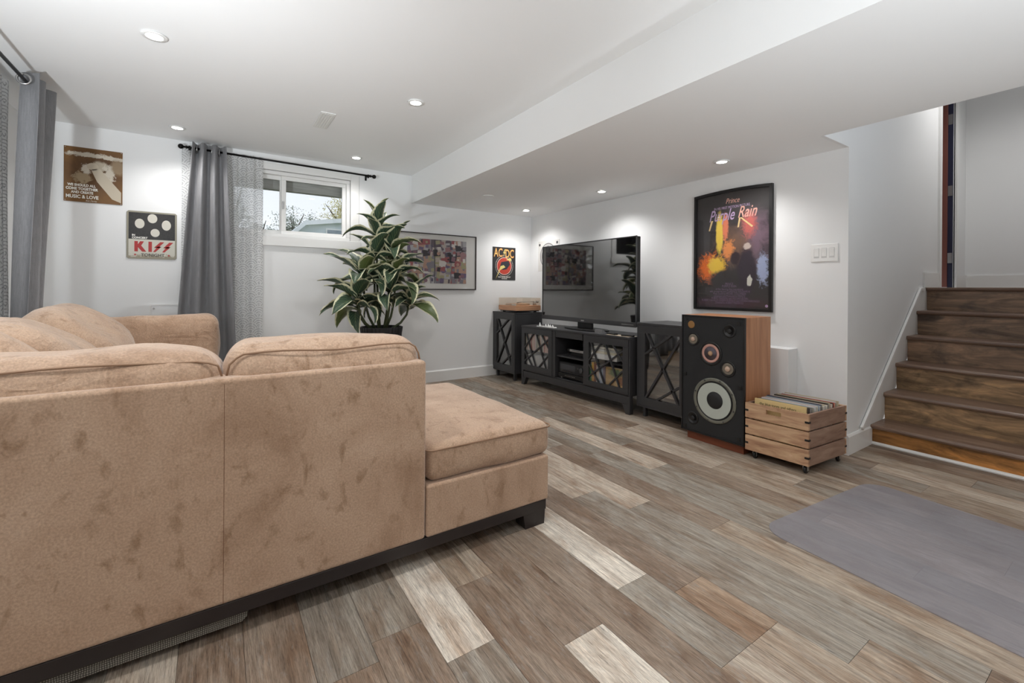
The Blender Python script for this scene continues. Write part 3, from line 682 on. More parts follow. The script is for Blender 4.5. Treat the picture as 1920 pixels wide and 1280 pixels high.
bm = bmesh.new(); poly(bm, [(.10, .15), (.13, .23), (.24, .25), (.26, .20), (.21, .14), (.15, .13)], f, .005, .0052); mk('dark_shape', bm, mat('dark ink', srgb(52, 52, 60), .5), s)
bm = bmesh.new(); poly(bm, [(.045, .012), (.118, .178), (.165, .192), (.19, .165), (.115, .13)], f, .0054, .0056); poly(bm, [(.20, .262), (.268, .290), (.285, .268), (.262, .235), (.25, .25)], f, .0054, .0056); mk('bolt', bm, M_yel, s)
text('lettering', 'AC', .150, M_or, s, f, .020, .298, .0046, wide=.62, bold=.004); text('lettering', 'DC', .150, M_or, s, f, .186, .290, .0046, wide=.62, bold=.004)
text('lettering', 'AC', .150, M_yel, s, f, .020, .298, .0052, wide=.62, bold=-.001); text('lettering', 'DC', .150, M_yel, s, f, .186, .290, .0052, wide=.62, bold=-.001)
bm = bmesh.new(); poly(bm, [(.150, .290), (.172, .345), (.156, .345), (.180, .395), (.192, .395), (.176, .358), (.192, .358)], f, .0052, .0054); mk('lettering', bm, M_yel, s)
text('lettering', 'FOR THOSE ABOUT', .021, M_wink, s, f, .175, .033, .0058, 'CENTER', bold=.0006); text('lettering', 'TO ROCK', .019, M_wink, s, f, .175, .013, .0058, 'CENTER', bold=.0006)

# white poster with grey rings behind the television
f = rightf(4.579, 1.31); s = thing('ring_poster', 'white square poster with grey rings, peeking out behind the television', 'poster', (XW, 4.38, 1.5))
bm = bmesh.new(); poly(bm, rect(0, 0, .42, .38), f, .002, .004); mk('sheet', bm, mat('white poster paper', srgb(222, 220, 216), .6), s)
for r, c in ((.160, (120, 118, 118)), (.148, (190, 188, 186)), (.125, (104, 102, 102)), (.112, (170, 168, 166)), (.055, (120, 118, 118))): disc('ring', .20, .19, r, mat('grey ink', srgb(*c), .6), .0044+(.16-r)*.01)
disc('corner_dot', .03, .335, .017, mat('dark grey ink', srgb(70, 70, 70), .6), .0044)
bm = bmesh.new(); poly(bm, rect(.365, .33, .395, .36), f, .0044, .0046); poly(bm, rect(.375, .2, .385, .31), f, .0044, .0046); mk('marks', bm, M_steel, s)

# tall dark film poster
f = rightf(2.315, .917); W, H = .648, .966
t, inn = framed('framed_poster', 'tall black framed film poster with orange flames and purple haze', f, W, H, .022, .028, mat('black frame', srgb(24, 23, 24), .35), bow=.014)
Yc = lambda u: 2.315-u
Zc = lambda v: .917+v
M_film = print_mat('dark film print', srgb(62, 58, 59), [  # dark base lifted to paint in the reflection haze of the glass
    (Yc(.52), Zc(.56), .17, .26, srgb(132, 108, 122), 0, .8, .7), (Yc(.36), Zc(.52), .17, .22, srgb(128, 100, 84), 0, .8, .8), (Yc(.47), Zc(.68), .07, .12, srgb(212, 112, 104), 1, .9, .6),
    (Yc(.225), Zc(.63), .036, .20, srgb(250, 216, 92), 1, .35, .3), (Yc(.275), Zc(.68), .03, .13, srgb(238, 138, 104), 1, .7, .4), (Yc(.30), Zc(.49), .06, .10, srgb(244, 156, 92), 1, .9, .5),
    (Yc(.15), Zc(.35), .14, .14, srgb(240, 122, 52), 1, .8, .45), (Yc(.20), Zc(.365), .09, .09, srgb(255, 214, 78), 1, .7, .4), (Yc(.575), Zc(.33), .05, .14, srgb(176, 188, 222), 1, 1.1, .4),
    (Yc(.45), Zc(.31), .085, .21, srgb(58, 48, 60), 1, .3, .25), (Yc(.455), Zc(.51), .035, .028, srgb(216, 198, 188), 1, .6, .3), (Yc(.475), Zc(.235), .022, .05, srgb(226, 226, 216), 1, .8, .2), (Yc(.27), Zc(.25), .15, .09, srgb(58, 54, 55), 1, .4, .3), (Yc(.36), Zc(.42), .05, .06, srgb(60, 46, 52), 1, .6, .3), (Yc(.3), Zc(.06), .4, .06, srgb(78, 58, 68), 0, .6, .6)], 'Y', .4, 11)
bm = bmesh.new(); poly(bm, inn, f, .006, .012); mk('print', bm, M_film, t)
M_lil, M_gold, M_sal, M_dim = mat('lilac ink', srgb(196, 168, 206), .5), mat('gold ink', srgb(238, 208, 150), .5), mat('salmon ink', srgb(232, 176, 160), .5), mat('mauve ink', srgb(132, 108, 138), .5)
text('lettering', 'Prince', .060, M_sal, t, f, .275, .868, .0122, shear=.35, wide=.75)
text('lettering', 'IN HIS FIRST MOTION PICTURE', .030, M_lil, t, f, .325, .826, .0122, 'CENTER', wide=.72)
text('lettering', 'Purple', .130, M_lil, t, f, .130, .735, .0122, shear=.4, wide=.64, bold=.001)
text('lettering', 'Rain', .130, M_sal, t, f, .375, .742, .0122, shear=.4, wide=.66, bold=.001)
bm = bmesh.new(); poly(bm, [(.395, .742), (.41, .742), (.50, .665), (.49, .655)], f, .0122, .0126); poly(bm, [(.128, .66), (.140, .66), (.168, .742), (.150, .742)], f, .0122, .0126); poly(bm, [(.375, .665), (.388, .665), (.402, .742), (.388, .742)], f, .0122, .0126); mk('lettering', bm, M_gold, t)
for q, tx in enumerate(('PRINCE', 'PURPLE RAIN', 'A Film Starring Also Introducing', 'with co-starring and CLARENCE WILLIAMS III', 'Music Score by MICHEL COLOMBIER', 'composed and Produced by PRINCE', 'ALBERT MAGNOLI and WILLIAM BLINN', 'ROBERT CAVALLO, JOSEPH RUFFALO and STEVEN FARGNOLI', 'Directed by ALBERT MAGNOLI')):
    text('lettering', tx, .024 if q > 1 else .028, M_dim, t, f, .31, .205-q*.0185-(0 if q < 2 else .004), .0122, 'CENTER', wide=.74)
bm = bmesh.new(); poly(bm, ell(.605, .045, .011, .011, 16), f, .0122, .0126); mk('emblem', bm, M_lil, t)
bm = bmesh.new(); poly(bm, inn, f, .018, .0195); mk('glazing', bm, M_picglass, t)

# triple switch
f = rightf(1.416, 1.28); t = thing('light_switch', 'white triple light switch plate at the end of the television wall', 'switch', (XW, 1.335, 1.28))
M_surr = mat('switch gap shade', srgb(205, 205, 204), .5)  # grey paints in the shade of the gaps around the rockers
bm = bmesh.new(); poly(bm, rect(0, 0, .163, .122), f, .001, .007); mk('cover_plate', bm, M_plastic, t, bevel=.003)
for k in range(3):
    bm = bmesh.new(); u = .019+k*.046; poly(bm, rect(u, .026, u+.033, .096), f, .006, .0075); mk('rocker_surround', bm, M_surr, t, bevel=.001)
    bm = bmesh.new(); poly(bm, [(.030, .007), (.061, .009), (.092, .012), (.092, .006), (.030, .006)], lambda a, b, d: f(d, a, b), u+.003, u+.030); mk('rocker', bm, M_plastic, t)

# ------------------------------------------------------------------ ceiling fittings
t = thing('ceiling_vent', 'white rectangular vent grille in the high ceiling', 'vent', (.66, 3.55, ZC))
mk('plate', B((.608, .712, 3.375, 3.725, ZC-.007, ZC-.0005)), M_plastic, t, bevel=.003)
for k in range(5): mk('slat', B((.622+k*.017, .630+k*.017, 3.395, 3.705, ZC-.0095, ZC-.0072)), M_plastic, t)
bm = bmesh.new(); lathe(bm, [(.062, 0), (.062, .004), (.055, .008)], (2.305, 3.909, ZB-.008), n=32); tag(mk('ceiling_cover', bm, M_plastic, smooth=False), 'plain white round cover flush in the low ceiling', 'cover')

# ------------------------------------------------------------------ media furniture
def frame2(A, Bp):
    A, Bp = Vector(A), Vector(Bp); e = (Bp-A).normalized(); n = Vector((e.y, -e.x))
    return lambda s, h, d: Vector((A.x+e.x*s+n.x*d, A.y+e.y*s+n.y*d, h)), Vector((n.x, n.y, 0))
def fb(name, f, m, parent, *bx, bevel=.002):
    bm = bmesh.new()
    for (s0, s1, h0, h1, d0, d1) in bx: poly(bm, rect(s0, h0, s1, h1), f, d0, d1)
    return mk(name, bm, m, parent, bevel=bevel)
def lattice_door(f, nrm, parent, sl, sr, h0, h1, ol, orr, o0, o1, bars, bw, d0=-.006, d1=.016, gm=None):
    dr = fb('door', f, M_cab, parent, (sr, sl, h0, o0, d0, d1), (sr, sl, o1, h1, d0, d1), (ol, sl, o0, o1, d0, d1), (sr, orr, o0, o1, d0, d1), bevel=.0015)
    fb('pane', f, gm or M_doorglass, dr, (orr-.004, ol+.004, o0-.004, o1+.004, d1-.005, d1-.001), bevel=0)
    for a, b, c, e in bars:
        bm = bmesh.new(); P = lambda u, v: f(ol-u*(ol-orr), o0+v*(o1-o0), d0+.008); bar(bm, P(a, b), P(c, e), bw, .014, nrm); mk('lattice_bar', bm, M_cab, dr)
    return dr
TALL = [(.05, 1, .97, .0), (1, .95, .02, .0), (0, .68, .75, 1), (.35, 0, 1, .27)]
WIDE = [(.06, 1, .47, 0), (.36, 1, 0, .54), (.50, 1, .90, 0), (1, .90, 0, .11), (.72, 1, 1, .63), (0, .42, .31, 0), (1, .42, .61, 0)]
def cabinet(label, A, Bp, items=False):
    t = thing('media_cabinet', label, 'cabinet', ((A[0]+Bp[0])/2+.2, (A[1]+Bp[1])/2, 0), 'black lattice door cabinets')
    f, n = frame2(A, Bp); L = (Vector(Bp)-Vector(A)).length; D = .40; z0, z1 = .082, .80
    fb('body', f, M_cab, t, (0, .022, z0, z1-.0205, .017, D), (L-.022, L, z0, z1-.0205, .017, D), (.0225, L-.0225, z0, z0+.02, .017, D), (.0225, L-.0225, z0+.0205, z1-.021, D-.012, D), (0, .02, z0, z1-.0205, -.004, .016), (L-.02, L, z0, z1-.0205, -.004, .016), (.0205, L-.0205, z0, z0+.02, -.004, .016))
    fb('top', f, M_cab, t, (-.002, L+.002, z1-.02, z1, -.008, D))
    fb('shelf', f, M_cabin, t, (.023, L-.023, .44, .456, .03, D-.013))
    lattice_door(f, n, t, L-.021, .021, z0+.021, z1-.021, L-.085, .065, .168, .712, TALL, .016)
    for s0, s1, dd in ((.03, .055, .02), (L-.075, L-.05, .02), (.03, .055, .34), (L-.075, L-.05, .34)): fb('leg', f, M_cab, t, (s0, s1, 0, z0-.0005, dd, dd+.035))
    return f, L
fL, LL = cabinet('black lattice door cabinet in the corner, under the turntable', (2.887, 4.262), (2.887, 4.745))
fR, LR = cabinet('black lattice door cabinet between the television and the big loudspeaker', (3.02, 2.085), (3.02, 2.572))
tag(fb('storage_box', fR, mat('orange white box', srgb(206, 168, 120), .6), None, (.13, .25, .4565, .57, .1, .22)), 'small orange and cream box behind the right cabinet glass', 'box')

st_ = thing('television_stand', 'long low black television stand with two lattice doors and an open middle', 'tv stand', (3.12, 3.36, 0))
f, n = frame2((2.956, 2.597), (2.89, 4.13)); D = .40
fb('top', f, M_cab, st_, (0, 1.534, .647, .667, -.006, D))
fb('body', f, M_cab, st_, (.0, .012, .155, .6465, 0, D), (1.494, 1.534, .155, .6465, 0, D), (.0125, 1.4935, .1555, .168, .012, D), (.0125, 1.4935, .1685, .646, D-.01, D), (.556, .574, .1685, .646, .017, D-.011), (.962, 1.004, .1685, .646, .0, D-.011))
fb('top_rail', f, M_cab, st_, (.5745, .9615, .585, .6465, .004, .02))
fb('apron', f, M_cab, st_, (.03, 1.50, .085, .1545, .004, .022))
fb('shelf', f, M_cab, st_, (.5745, .9615, .383, .400, .02, D-.011))
fb('shelf', f, M_cabin, st_, (.0125, .5555, .405, .418, .0125, D-.011)); fb('shelf', f, M_cabin, st_, (1.0045, 1.4935, .385, .398, .0125, D-.011))
for s0, sgn in ((.0, 1), (1.534, -1)):
    for d0 in (0, D-.045):
        bm = bmesh.new(); poly(bm, [(s0, .1545), (s0+sgn*.115, .1545), (s0+sgn*.085, .085), (s0+sgn*.045, 0), (s0, 0)], f, d0, d0+.045 if d0 else .003); bm.free()
        bm = bmesh.new(); poly(bm, [(s0, .1545), (s0+sgn*.0295, .1545), (s0+sgn*.0295, .0849), (s0+sgn*.085, .0849), (s0+sgn*.045, 0), (s0, 0)], f, d0+.002, d0+.045); mk('leg', bm, M_cab, st_)
lattice_door(f, n, st_, 1.491, 1.006, .1695, .6455, 1.471, 1.066, .234, .584, WIDE, .013, -.006, .0115, M_standglass)
lattice_door(f, n, st_, .552, .014, .1695, .6455, .482, .075, .217, .580, WIDE, .013, -.006, .0115, M_standglass)
fS = f
# records and books behind the glass
def book(f, s, w, h0, h, d0, dp, c, label, group, nm='book'):
    t = thing(nm, label, 'book', f(s+w/2, h0, d0), group)
    m = mat('cover', srgb(*c), .6); fb('cover', f, m, t, (s, s+w, h0, h0+h, d0, d0+.003), (s, s+.0018, h0, h0+h, d0+.003, d0+dp), (s+w-.0018, s+w, h0, h0+h, d0+.003, d0+dp), bevel=0)
    fb('pages', f, M_page, t, (s+.0019, s+w-.0019, h0+.003, h0+h-.003, d0+.0031, d0+dp-.003), bevel=0)
M_page = mat('paper', srgb(226, 220, 205), .8)
rg = random.Random(5); s = 1.075
pal = [(196, 178, 170), (206, 160, 150), (222, 204, 180), (188, 120, 110), (214, 208, 196), (170, 160, 152), (228, 196, 170), (150, 140, 132), (204, 190, 160), (120, 128, 104)]
names = ('pale grey', 'salmon', 'cream', 'brick red', 'off white', 'stone grey', 'peach', 'taupe', 'sand', 'olive')
i = 0
while s < 1.46:
    wv = rg.uniform(.014, .026); book(fS, s, wv, .3985, rg.uniform(.165, .178), .014+rg.uniform(0, .004), .2, pal[i % 10], ('%s %s spine in the upper row behind the left glass door' % ('right hand' if i < 10 else 'left hand', names[i % 10])), 'upper row behind the left glass door'); s += wv+.001; i += 1
for k, (s0, wv, h, c, lb) in enumerate(((1.10, .16, .19, (196, 196, 196), 'pale grey box standing low behind the left glass door'), (1.27, .17, .18, (210, 208, 204), 'off white box standing low behind the left glass door'))):
    tag(fb('storage_box', fS, mat('box card', srgb(*c), .6), None, (s0, s0+wv, .1685, .1685+h, .0155, .3)), lb, 'box')
for s0, wv, h, c, lb in ((.462, .022, .20, (40, 120, 70), 'green spine behind the right glass door'), (.432, .026, .225, (212, 160, 60), 'yellow orange spine behind the right glass door'), (.402, .026, .215, (112, 44, 34), 'dark red spine behind the right glass door'), (.370, .030, .205, (222, 210, 200), 'white and red spine behind the right glass door'), (.318, .048, .20, (176, 190, 206), 'pale blue spine behind the right glass door'), (.292, .024, .205, (120, 110, 130), 'grey violet spine behind the right glass door')):
    book(fS, s0, wv, .1685, h, .0145, .2, c, lb, 'lower row behind the right glass door')
M_tanpic = print_mat('tan picture cover', srgb(186, 152, 100), [(2.76, .33, .1, .05, srgb(96, 120, 84), 1, .8, .4), (2.72, .22, .09, .07, srgb(222, 186, 130), 1, 1.0, .4), (2.70, .27, .05, .05, srgb(140, 92, 58), 1, 1.0, .4)], 'Y', .5, 22)
t = thing('picture_book', 'large tan picture book facing out behind the right glass door', 'book', fS(.2, .1685, .08)); fb('cover', fS, M_tanpic, t, (.085, .285, .1685, .375, .0145, .0175), bevel=0); fb('pages', fS, M_page, t, (.087, .283, .1705, .373, .0176, .038), bevel=0); fb('back_cover', fS, M_tanpic, t, (.085, .285, .1685, .375, .0381, .041), bevel=0)
t = thing('game_console', 'flat white console box on the upper shelf behind the right glass door', 'console', fS(.3, .418, .1)); fb('shell', fS, M_plastic, t, (.16, .47, .432, .485, .018, .27), bevel=.005); fb('foot', fS, M_black, t, (.18, .45, .4185, .4318, .08, .25)); fb('button', fS, M_steel, t, (.40, .43, .455, .465, .0155, .0175))
for k, (hh, c, lb) in enumerate(((.022, (214, 206, 180), 'cream box lying on the white console behind glass'), (.020, (196, 194, 186), 'grey white box second from the top of the pile behind glass'), (.018, (220, 214, 196), 'ivory case at the top of the pile behind glass'))):
    tag(fb('flat_case', fS, mat('case', srgb(*c), .5), None, (.14+.01*k, .46-.012*k, .4855+.0225*k, .4855+.0225*k+hh, .017, .25)), lb, 'box')
t = thing('disc_player', 'slim silver disc player on the open shelf of the television stand', 'player', fS(.75, .4, .1)); fb('case', fS, M_black, t, (.585, .84, .4485, .475, .06, .28)); fb('face', fS, M_chrome, t, (.586, .80, .45, .474, .052, .0595)); fb('tray_slot', fS, M_black, t, (.65, .76, .463, .467, .050, .0518), bevel=0); fb('foot', fS, M_black, t, (.60, .82, .4005, .448, .10, .25))
t = thing('stereo_receiver', 'black stereo receiver with a round volume knob on the lower shelf', 'receiver', fS(.75, .17, .1))
fb('case', fS, M_black, t, (.58, .935, .2285, .335, .045, .33), bevel=.003); fb('face', fS, mat('receiver face', srgb(46, 46, 48), .35, .3), t, (.58, .935, .2285, .332, .036, .0448), bevel=.003); fb('display', fS, mat('dim display', srgb(70, 72, 76), .15), t, (.70, .915, .262, .315, .0345, .0358), bevel=0)
def knob(f, s, h, d, r, ln, m, parent, name='knob'):
    bm = bmesh.new(); a, b = f(s, h, d), f(s, h, d-ln); tube(bm, [a, a+(b-a)*.85, b], [r, r*.96, r*.85], 20); mk(name, bm, m, parent)
knob(fS, .612, .283, .0355, .026, .018, M_steel, t); knob(fS, .655, .296, .0355, .011, .012, M_steel, t)
for k in range(9): fb('button', fS, M_steel, t, (.71+k*.022, .722+k*.022, .243, .249, .033, .0358), bevel=0)
t = thing('amplifier', 'low black amplifier under the stereo receiver', 'amplifier', fS(.75, .17, .1)); fb('case', fS, M_black, t, (.578, .94, .1815, .2255, .03, .33), bevel=.003); fb('foot', fS, M_chrome, t, (.89, .915, .1685, .181, .04, .07)); fb('foot', fS, M_black, t, (.60, .625, .1685, .181, .04, .07))
for k in range(7): fb('button', fS, M_chrome, t, (.70+k*.022, .71+k*.022, .200, .206, .028, .0298), bevel=0)

# ------------------------------------------------------------------ television
tv = thing('television', 'large flat black television on the low stand', 'television', (3.15, 3.34, .667)); y0, y1, z0, z1 = 2.655, 4.022, .742, 1.563
M_scr = mat('screen glass', srgb(20, 20, 22), .045, spec=1.0); NT(M_scr).p.inputs['Coat Weight'].default_value = 1; NT(M_scr).p.inputs['Coat IOR'].default_value = 2.3; NT(M_scr).p.inputs['Coat Roughness'].default_value = .03
mk('back_shell', B((3.112, 3.16, y0+.004, y1-.004, z0+.004, z1-.004)), M_black, tv, bevel=.006)
mk('bezel', B((3.098, 3.1115, y0, y1, z1-.010, z1), (3.098, 3.1115, y0, y0+.010, z0+.045, z1-.0105), (3.098, 3.1115, y1-.010, y1, z0+.045, z1-.0105)), M_steel, tv, bevel=.002)
mk('lower_bezel', B((3.094, 3.1115, y0, y1, z0, z0+.0445)), mat('grey metal bezel', srgb(92, 92, 94), .3, .7), tv, bevel=.003)
mk('screen', B((3.1035, 3.1117, y0+.0105, y1-.0105, z0+.045, z1-.0105)), M_scr, tv)
mk('badge', B((3.0925, 3.0939, 3.32, 3.365, z0+.014, z0+.026)), M_chrome, tv); mk('badge', B((3.0925, 3.0939, 2.68, 2.82, z0+.018, z0+.024)), M_chrome, tv)
mk('neck', B((3.115, 3.15, 3.24, 3.44, .682, z0+.01)), M_black, tv, bevel=.004)
bm = bmesh.new(); poly(bm, [(3.14+.13*math.cos(a), 3.34+.30*math.sin(a)) for a in [2*math.pi*k/36 for k in range(36)]], lambda u, v, d: Vector((u, v, d)), .6675, .682); mk('stand_base', bm, M_black, tv, bevel=.003)
# things lying on the stand
t = thing('white_tray', 'narrow white tray with small white figures, left on the television stand', 'tray', fS(1.18, .667, .06))
fb('dish', fS, M_plastic, t, (1.02, 1.30, .6675, .673, .03, .075), (1.02, 1.30, .6732, .678, .03, .034), (1.02, 1.30, .6732, .678, .071, .075))
for s, h in ((1.27, .04), (1.17, .032), (1.13, .036), (1.10, .03), (1.06, .028)):
    bm = bmesh.new(); p = fS(s, .6732, .052); lathe(bm, [(.010, 0), (.012, .006), (.007, h*.6), (.002, h)], p, n=10); mk('figure', bm, M_plastic, t, True)
t = thing('media_box', 'small grey wedge shaped box in front of the television', 'box', fS(.42, .667, .05)); bm = bmesh.new(); poly(bm, [(.01, .6675), (.075, .6675), (.08, .675), (.02, .708), (.012, .706)], lambda a, b, d: fS(d, b, a), .33, .42); mk('shell', bm, mat('grey plastic', srgb(120, 120, 122), .35), t); fb('light', fS, M_chrome, t, (.37, .38, .676, .679, .008, .0099), bevel=0)
def remote(label, s0, s1, d0, d1, c=(18, 18, 19)):
    t = thing('remote_control', label, 'remote', fS((s0+s1)/2, .669, d0)); w = .022
    bm = bmesh.new(); a, b = fS(s0, .676, d0), fS(s1, .676, d1); bar(bm, a, b, .042, .014, (0, 0, 1)); mk('case', bm, mat('remote plastic', srgb(*c), .4), t, bevel=.004)
    dv = (b-a)
    for k in range(5):
        bm = bmesh.new(); p = a+dv*(.2+.13*k); lathe(bm, [(.006, 0), (.005, .002)], (p.x, p.y, .6832), n=10); mk('button', bm, M_steel, t)
remote('black remote control lying nearest the middle of the television stand', .34, .20, .10, .055); remote('black remote control lying at the right end of the television stand', .13, .02, .05, .075)
bm = bmesh.new(); poly(bm, [(.035, .016), (.30, .03), (.31, .09), (.02, .13)], lambda u, v, d: fS(u, d, v), .6672, .6680); tag(mk('paper_sheet', bm, mat('beige paper', srgb(206, 188, 164), .7)), 'beige sheet of paper under the remotes on the stand', 'paper')

# ------------------------------------------------------------------ turntable
t = thing('turntable', 'wooden turntable with a smoked lid on the corner cabinet', 'turntable', (3.09, 4.45, .8))
xa, xb, ya, yb = 2.905, 3.265, 4.262, 4.65
M_ttw = woodgrain('turntable veneer', [(.3, srgb(172, 120, 84)), (.5, srgb(202, 150, 112)), (.7, srgb(218, 172, 136))], (4, 4, 40), .4)
mk('plinth', B((xa, xb, ya, yb, .822, .882)), M_ttw, t, bevel=.003); mk('base_tray', B((xa+.015, xb-.015, ya+.015, yb-.015, .812, .8215)), M_black, t)
for x in (xa+.05, xb-.05):
    for y in (ya+.05, yb-.05): bm = bmesh.new(); lathe(bm, [(.02, 0), (.016, .0112)], (x, y, .8005), n=14); mk('foot', bm, M_black, t)
bm = bmesh.new(); lathe(bm, [(.15, 0), (.152, .012), (.148, .016)], (xa+.17, ya+.22, .8825), n=40); p = mk('platter', bm, mat('tan platter', srgb(196, 170, 146), .5), t, True)
bm = bmesh.new(); lathe(bm, [(.146, 0), (.146, .003)], (xa+.17, ya+.22, .8988), n=40); mk('platter_mat', bm, mat('brown platter mat', srgb(170, 140, 118), .7), p)
bm = bmesh.new(); tube(bm, [(xa+.32, ya+.06, .925), (xa+.22, ya+.055, .926), (xa+.13, ya+.07, .925), (xa+.09, ya+.12, .912)], [.005, .004, .004, .007], 8); lathe(bm, [(.024, 0), (.022, .03), (.012, .045)], (xa+.315, ya+.062, .8825), n=16); lathe(bm, [(.016, 0), (.016, .02)], (xa+.34, ya+.06, .925), 'x', n=12); mk('tonearm', bm, M_chrome, t, True)
for q in range(3): bm = bmesh.new(); lathe(bm, [(.010, 0), (.009, .016)], (xa+.025, ya+.06+q*.03, .8825), n=12); mk('knob', bm, M_chrome, t)
mk('lid', B((xa+.002, xb-.002, ya+.002, ya+.005, .8835, .970), (xa+.002, xb-.002, yb-.005, yb-.002, .8835, .970), (xa+.002, xa+.005, ya+.0051, yb-.0051, .8835, .970), (xb-.005, xb-.002, ya+.0051, yb-.0051, .8835, .970), (xa+.002, xb-.002, ya+.002, yb-.002, .9701, .973)), M_smoke, t)

# ------------------------------------------------------------------ loudspeaker
sp = thing('loudspeaker', 'tall walnut floor loudspeaker with its drivers uncovered', 'speaker', (3.0, 1.78, 0))
mk('plinth', B((2.885, 3.17, 1.568, 1.985, 0, .0615)), M_redwood, sp, bevel=.002)
mk('cabinet', B((2.872, 3.185, 1.548, 2.015, .062, .90)), M_walnut, sp, bevel=.002)
mk('baffle_frame', B((2.850, 2.8715, 1.548, 1.557, .062, .90), (2.850, 2.8715, 2.006, 2.015, .062, .90), (2.850, 2.8715, 1.5575, 2.0055, .062, .071), (2.850, 2.8715, 1.5575, 2.0055, .891, .90)), M_black, sp, bevel=.001)
M_baf = mat('black baffle', srgb(30, 31, 33), .65); k_ = NT(M_baf); k_.bump(k_.noise(500, 2, vec=k_.obj()), .3, .002)
XS = 2.856
mk('baffle', B((XS, 2.8712, 1.5575, 2.0055, .0715, .8905)), M_baf, sp)
def ringp(name, y, z, prof, m, parent=sp, sm=True): bm = bmesh.new(); lathe(bm, prof, (XS, y, z), '-x', n=40); return mk(name, bm, m, parent, sm)
wf = ringp('woofer', 1.758, .318, [(.157, .0), (.156, .006), (.148, .008), (.138, .006), (.134, .004)], mat('cast metal ring', srgb(122, 122, 112), .45, .4))
ringp('surround', 1.758, .318, [(.134, .0045), (.130, .009), (.126, .0055), (.124, .0045)], M_black, wf)
ringp('cone', 1.758, .318, [(.123, .0065), (.09, .0060), (.06, .0055)], mat('pale grey green cone', srgb(182, 188, 179), .6), wf, False)
ringp('dust_cap', 1.752, .322, [(.059, .0062), (.054, .012), (.03, .017), (.004, .018)], mat('black cap', srgb(26, 26, 28), .6), wf)
for q in range(8): bm = bmesh.new(); a = 2*math.pi*q/8+.3; lathe(bm, [(.006, .008), (.005, .0105)], (XS, 1.758+.147*math.cos(a), .318+.147*math.sin(a)), '-x', n=8); mk('screw', bm, M_steel, wf)
md = ringp('midrange', 1.787, .641, [(.084, 0), (.083, .005), (.070, .006), (.066, .002)], M_black)
ringp('surround', 1.787, .641, [(.066, .0025), (.062, .0065), (.050, .0062), (.048, .004)], mat('pink rubber surround', srgb(196, 150, 138), .5), md)
ringp('cone', 1.787, .641, [(.047, .0048), (.03, .0046), (.012, .0045)], mat('violet grey cone', srgb(120, 112, 122), .5), md)
ringp('dust_cap', 1.787, .641, [(.018, .0052), (.014, .010), (.004, .013)], mat('tan cap', srgb(186, 150, 118), .5), md)
for y, z, r in ((1.922, .728, .049), (1.661, .551, .054)):
    tw = ringp('tweeter', y, z, [(r, 0), (r-.001, .004), (r*.82, .005), (r*.76, .002)], M_black)
    ringp('surround', y, z, [(r*.75, .0025), (r*.66, .006), (r*.5, .005)], mat('grey tan surround', srgb(118, 110, 98), .5), tw); ringp('dome', y, z, [(r*.36, .0055), (r*.28, .012), (r*.08, .015)], mat('pale dome', srgb(196, 170, 150), .4), tw)
ringp('port', 1.939, .831, [(.027, 0), (.026, .0025), (.021, .003)], mat('tan port', srgb(150, 110, 62), .5))
for y, z in ((1.653, .806), (1.922, .160)):
    dl = ringp('level_dial', y, z, [(.045, 0), (.044, .004), (.034, .005), (.033, .003)], M_black); ringp('dial_centre', y, z, [(.018, .0035), (.016, .008), (.006, .009)], M_black, dl)
for y, z in ((1.975, .872), (1.59, .86), (1.985, .47), (1.577, .44), (1.985, .092), (1.585, .10)):
    mk('grille_clip', B((XS-.006, XS-.0005, y-.012, y+.012, z-.012, z+.012)), M_black, sp, bevel=.002)

# ------------------------------------------------------------------ record crate
cO = Vector((2.873, 1.180)); e1 = Vector((-.02, .359)).normalized(); e2 = Vector((.4475, -.0315)).normalized()
fC = lambda a, b, z: Vector((cO.x+e1.x*a+e2.x*b, cO.y+e1.y*a+e2.y*b, z))     # a along the front (to the left), b to the back
CW, CD, TH = .362, .448, .014
cr = thing('record_crate', 'slatted acacia wood crate on small castors beside the loudspeaker', 'crate', fC(.18, .22, 0))
def cb(name, m, a0, a1, b0, b1, z0, z1, bevel=.002):
    bm = bmesh.new(); poly(bm, rect(a0, b0, a1, b1), lambda u, v, d: fC(u, v, d), z0, z1); return mk(name, bm, m, cr, bevel=bevel)
LV = ((.052, .148), (.157, .252), (.261, .357))
for i, (za, zb_) in enumerate(LV):
    if i < 2: cb('slat', M_crate, 0, CW, 0, TH, za, zb_)
    else:
        bm = bmesh.new(); h0, h1, w0, w1 = .305, .333, .150, .236
        for q in ((0, za, CW, h0), (0, h1, CW, zb_), (0, h0, w0, h1), (w1, h0, CW, h1)): poly(bm, rect(*q), lambda u, v, d: fC(u, d, v), 0, TH)
        bmesh.ops.remove_doubles(bm, verts=bm.verts[:], dist=1e-5); mk('slat', bm, M_crate, cr)
    cb('slat', M_crate, 0, CW, CD-TH, CD, za, zb_)
    cb('slat', M_crate2, 0, TH, TH+.0005, CD-TH-.0005, za, zb_); cb('slat', M_crate2, CW-TH, CW, TH+.0005, CD-TH-.0005, za, zb_)
    for a in (0, CW):
        for b in (0, CD):
            sa, sb = (-1 if a == 0 else 1), (-1 if b == 0 else 1); zc = (za+zb_)/2
            cb('corner_bracket', M_black, min(a-sa*.02, a+sa*.0015), max(a-sa*.02, a+sa*.0015), min(b, b+sb*.0015), max(b, b+sb*.0015), zc-.006, zc+.006, 0)
            cb('corner_bracket', M_black, min(a, a+sa*.0015), max(a, a+sa*.0015), min(b-sb*.02, b+sb*.0015), max(b-sb*.02, b+sb*.0015), zc-.006, zc+.006, 0)
for a in (TH+.0005, CW-TH-.0185):
    for b in (TH+.0005, CD-TH-.0185): cb('corner_post', M_crate2, a, a+.018, b, b+.018, .0525, .335)
cb('bottom_board', M_crate2, TH+.001, CW-TH-.001, TH+.0185, CD-TH-.019, .0525, .0605)
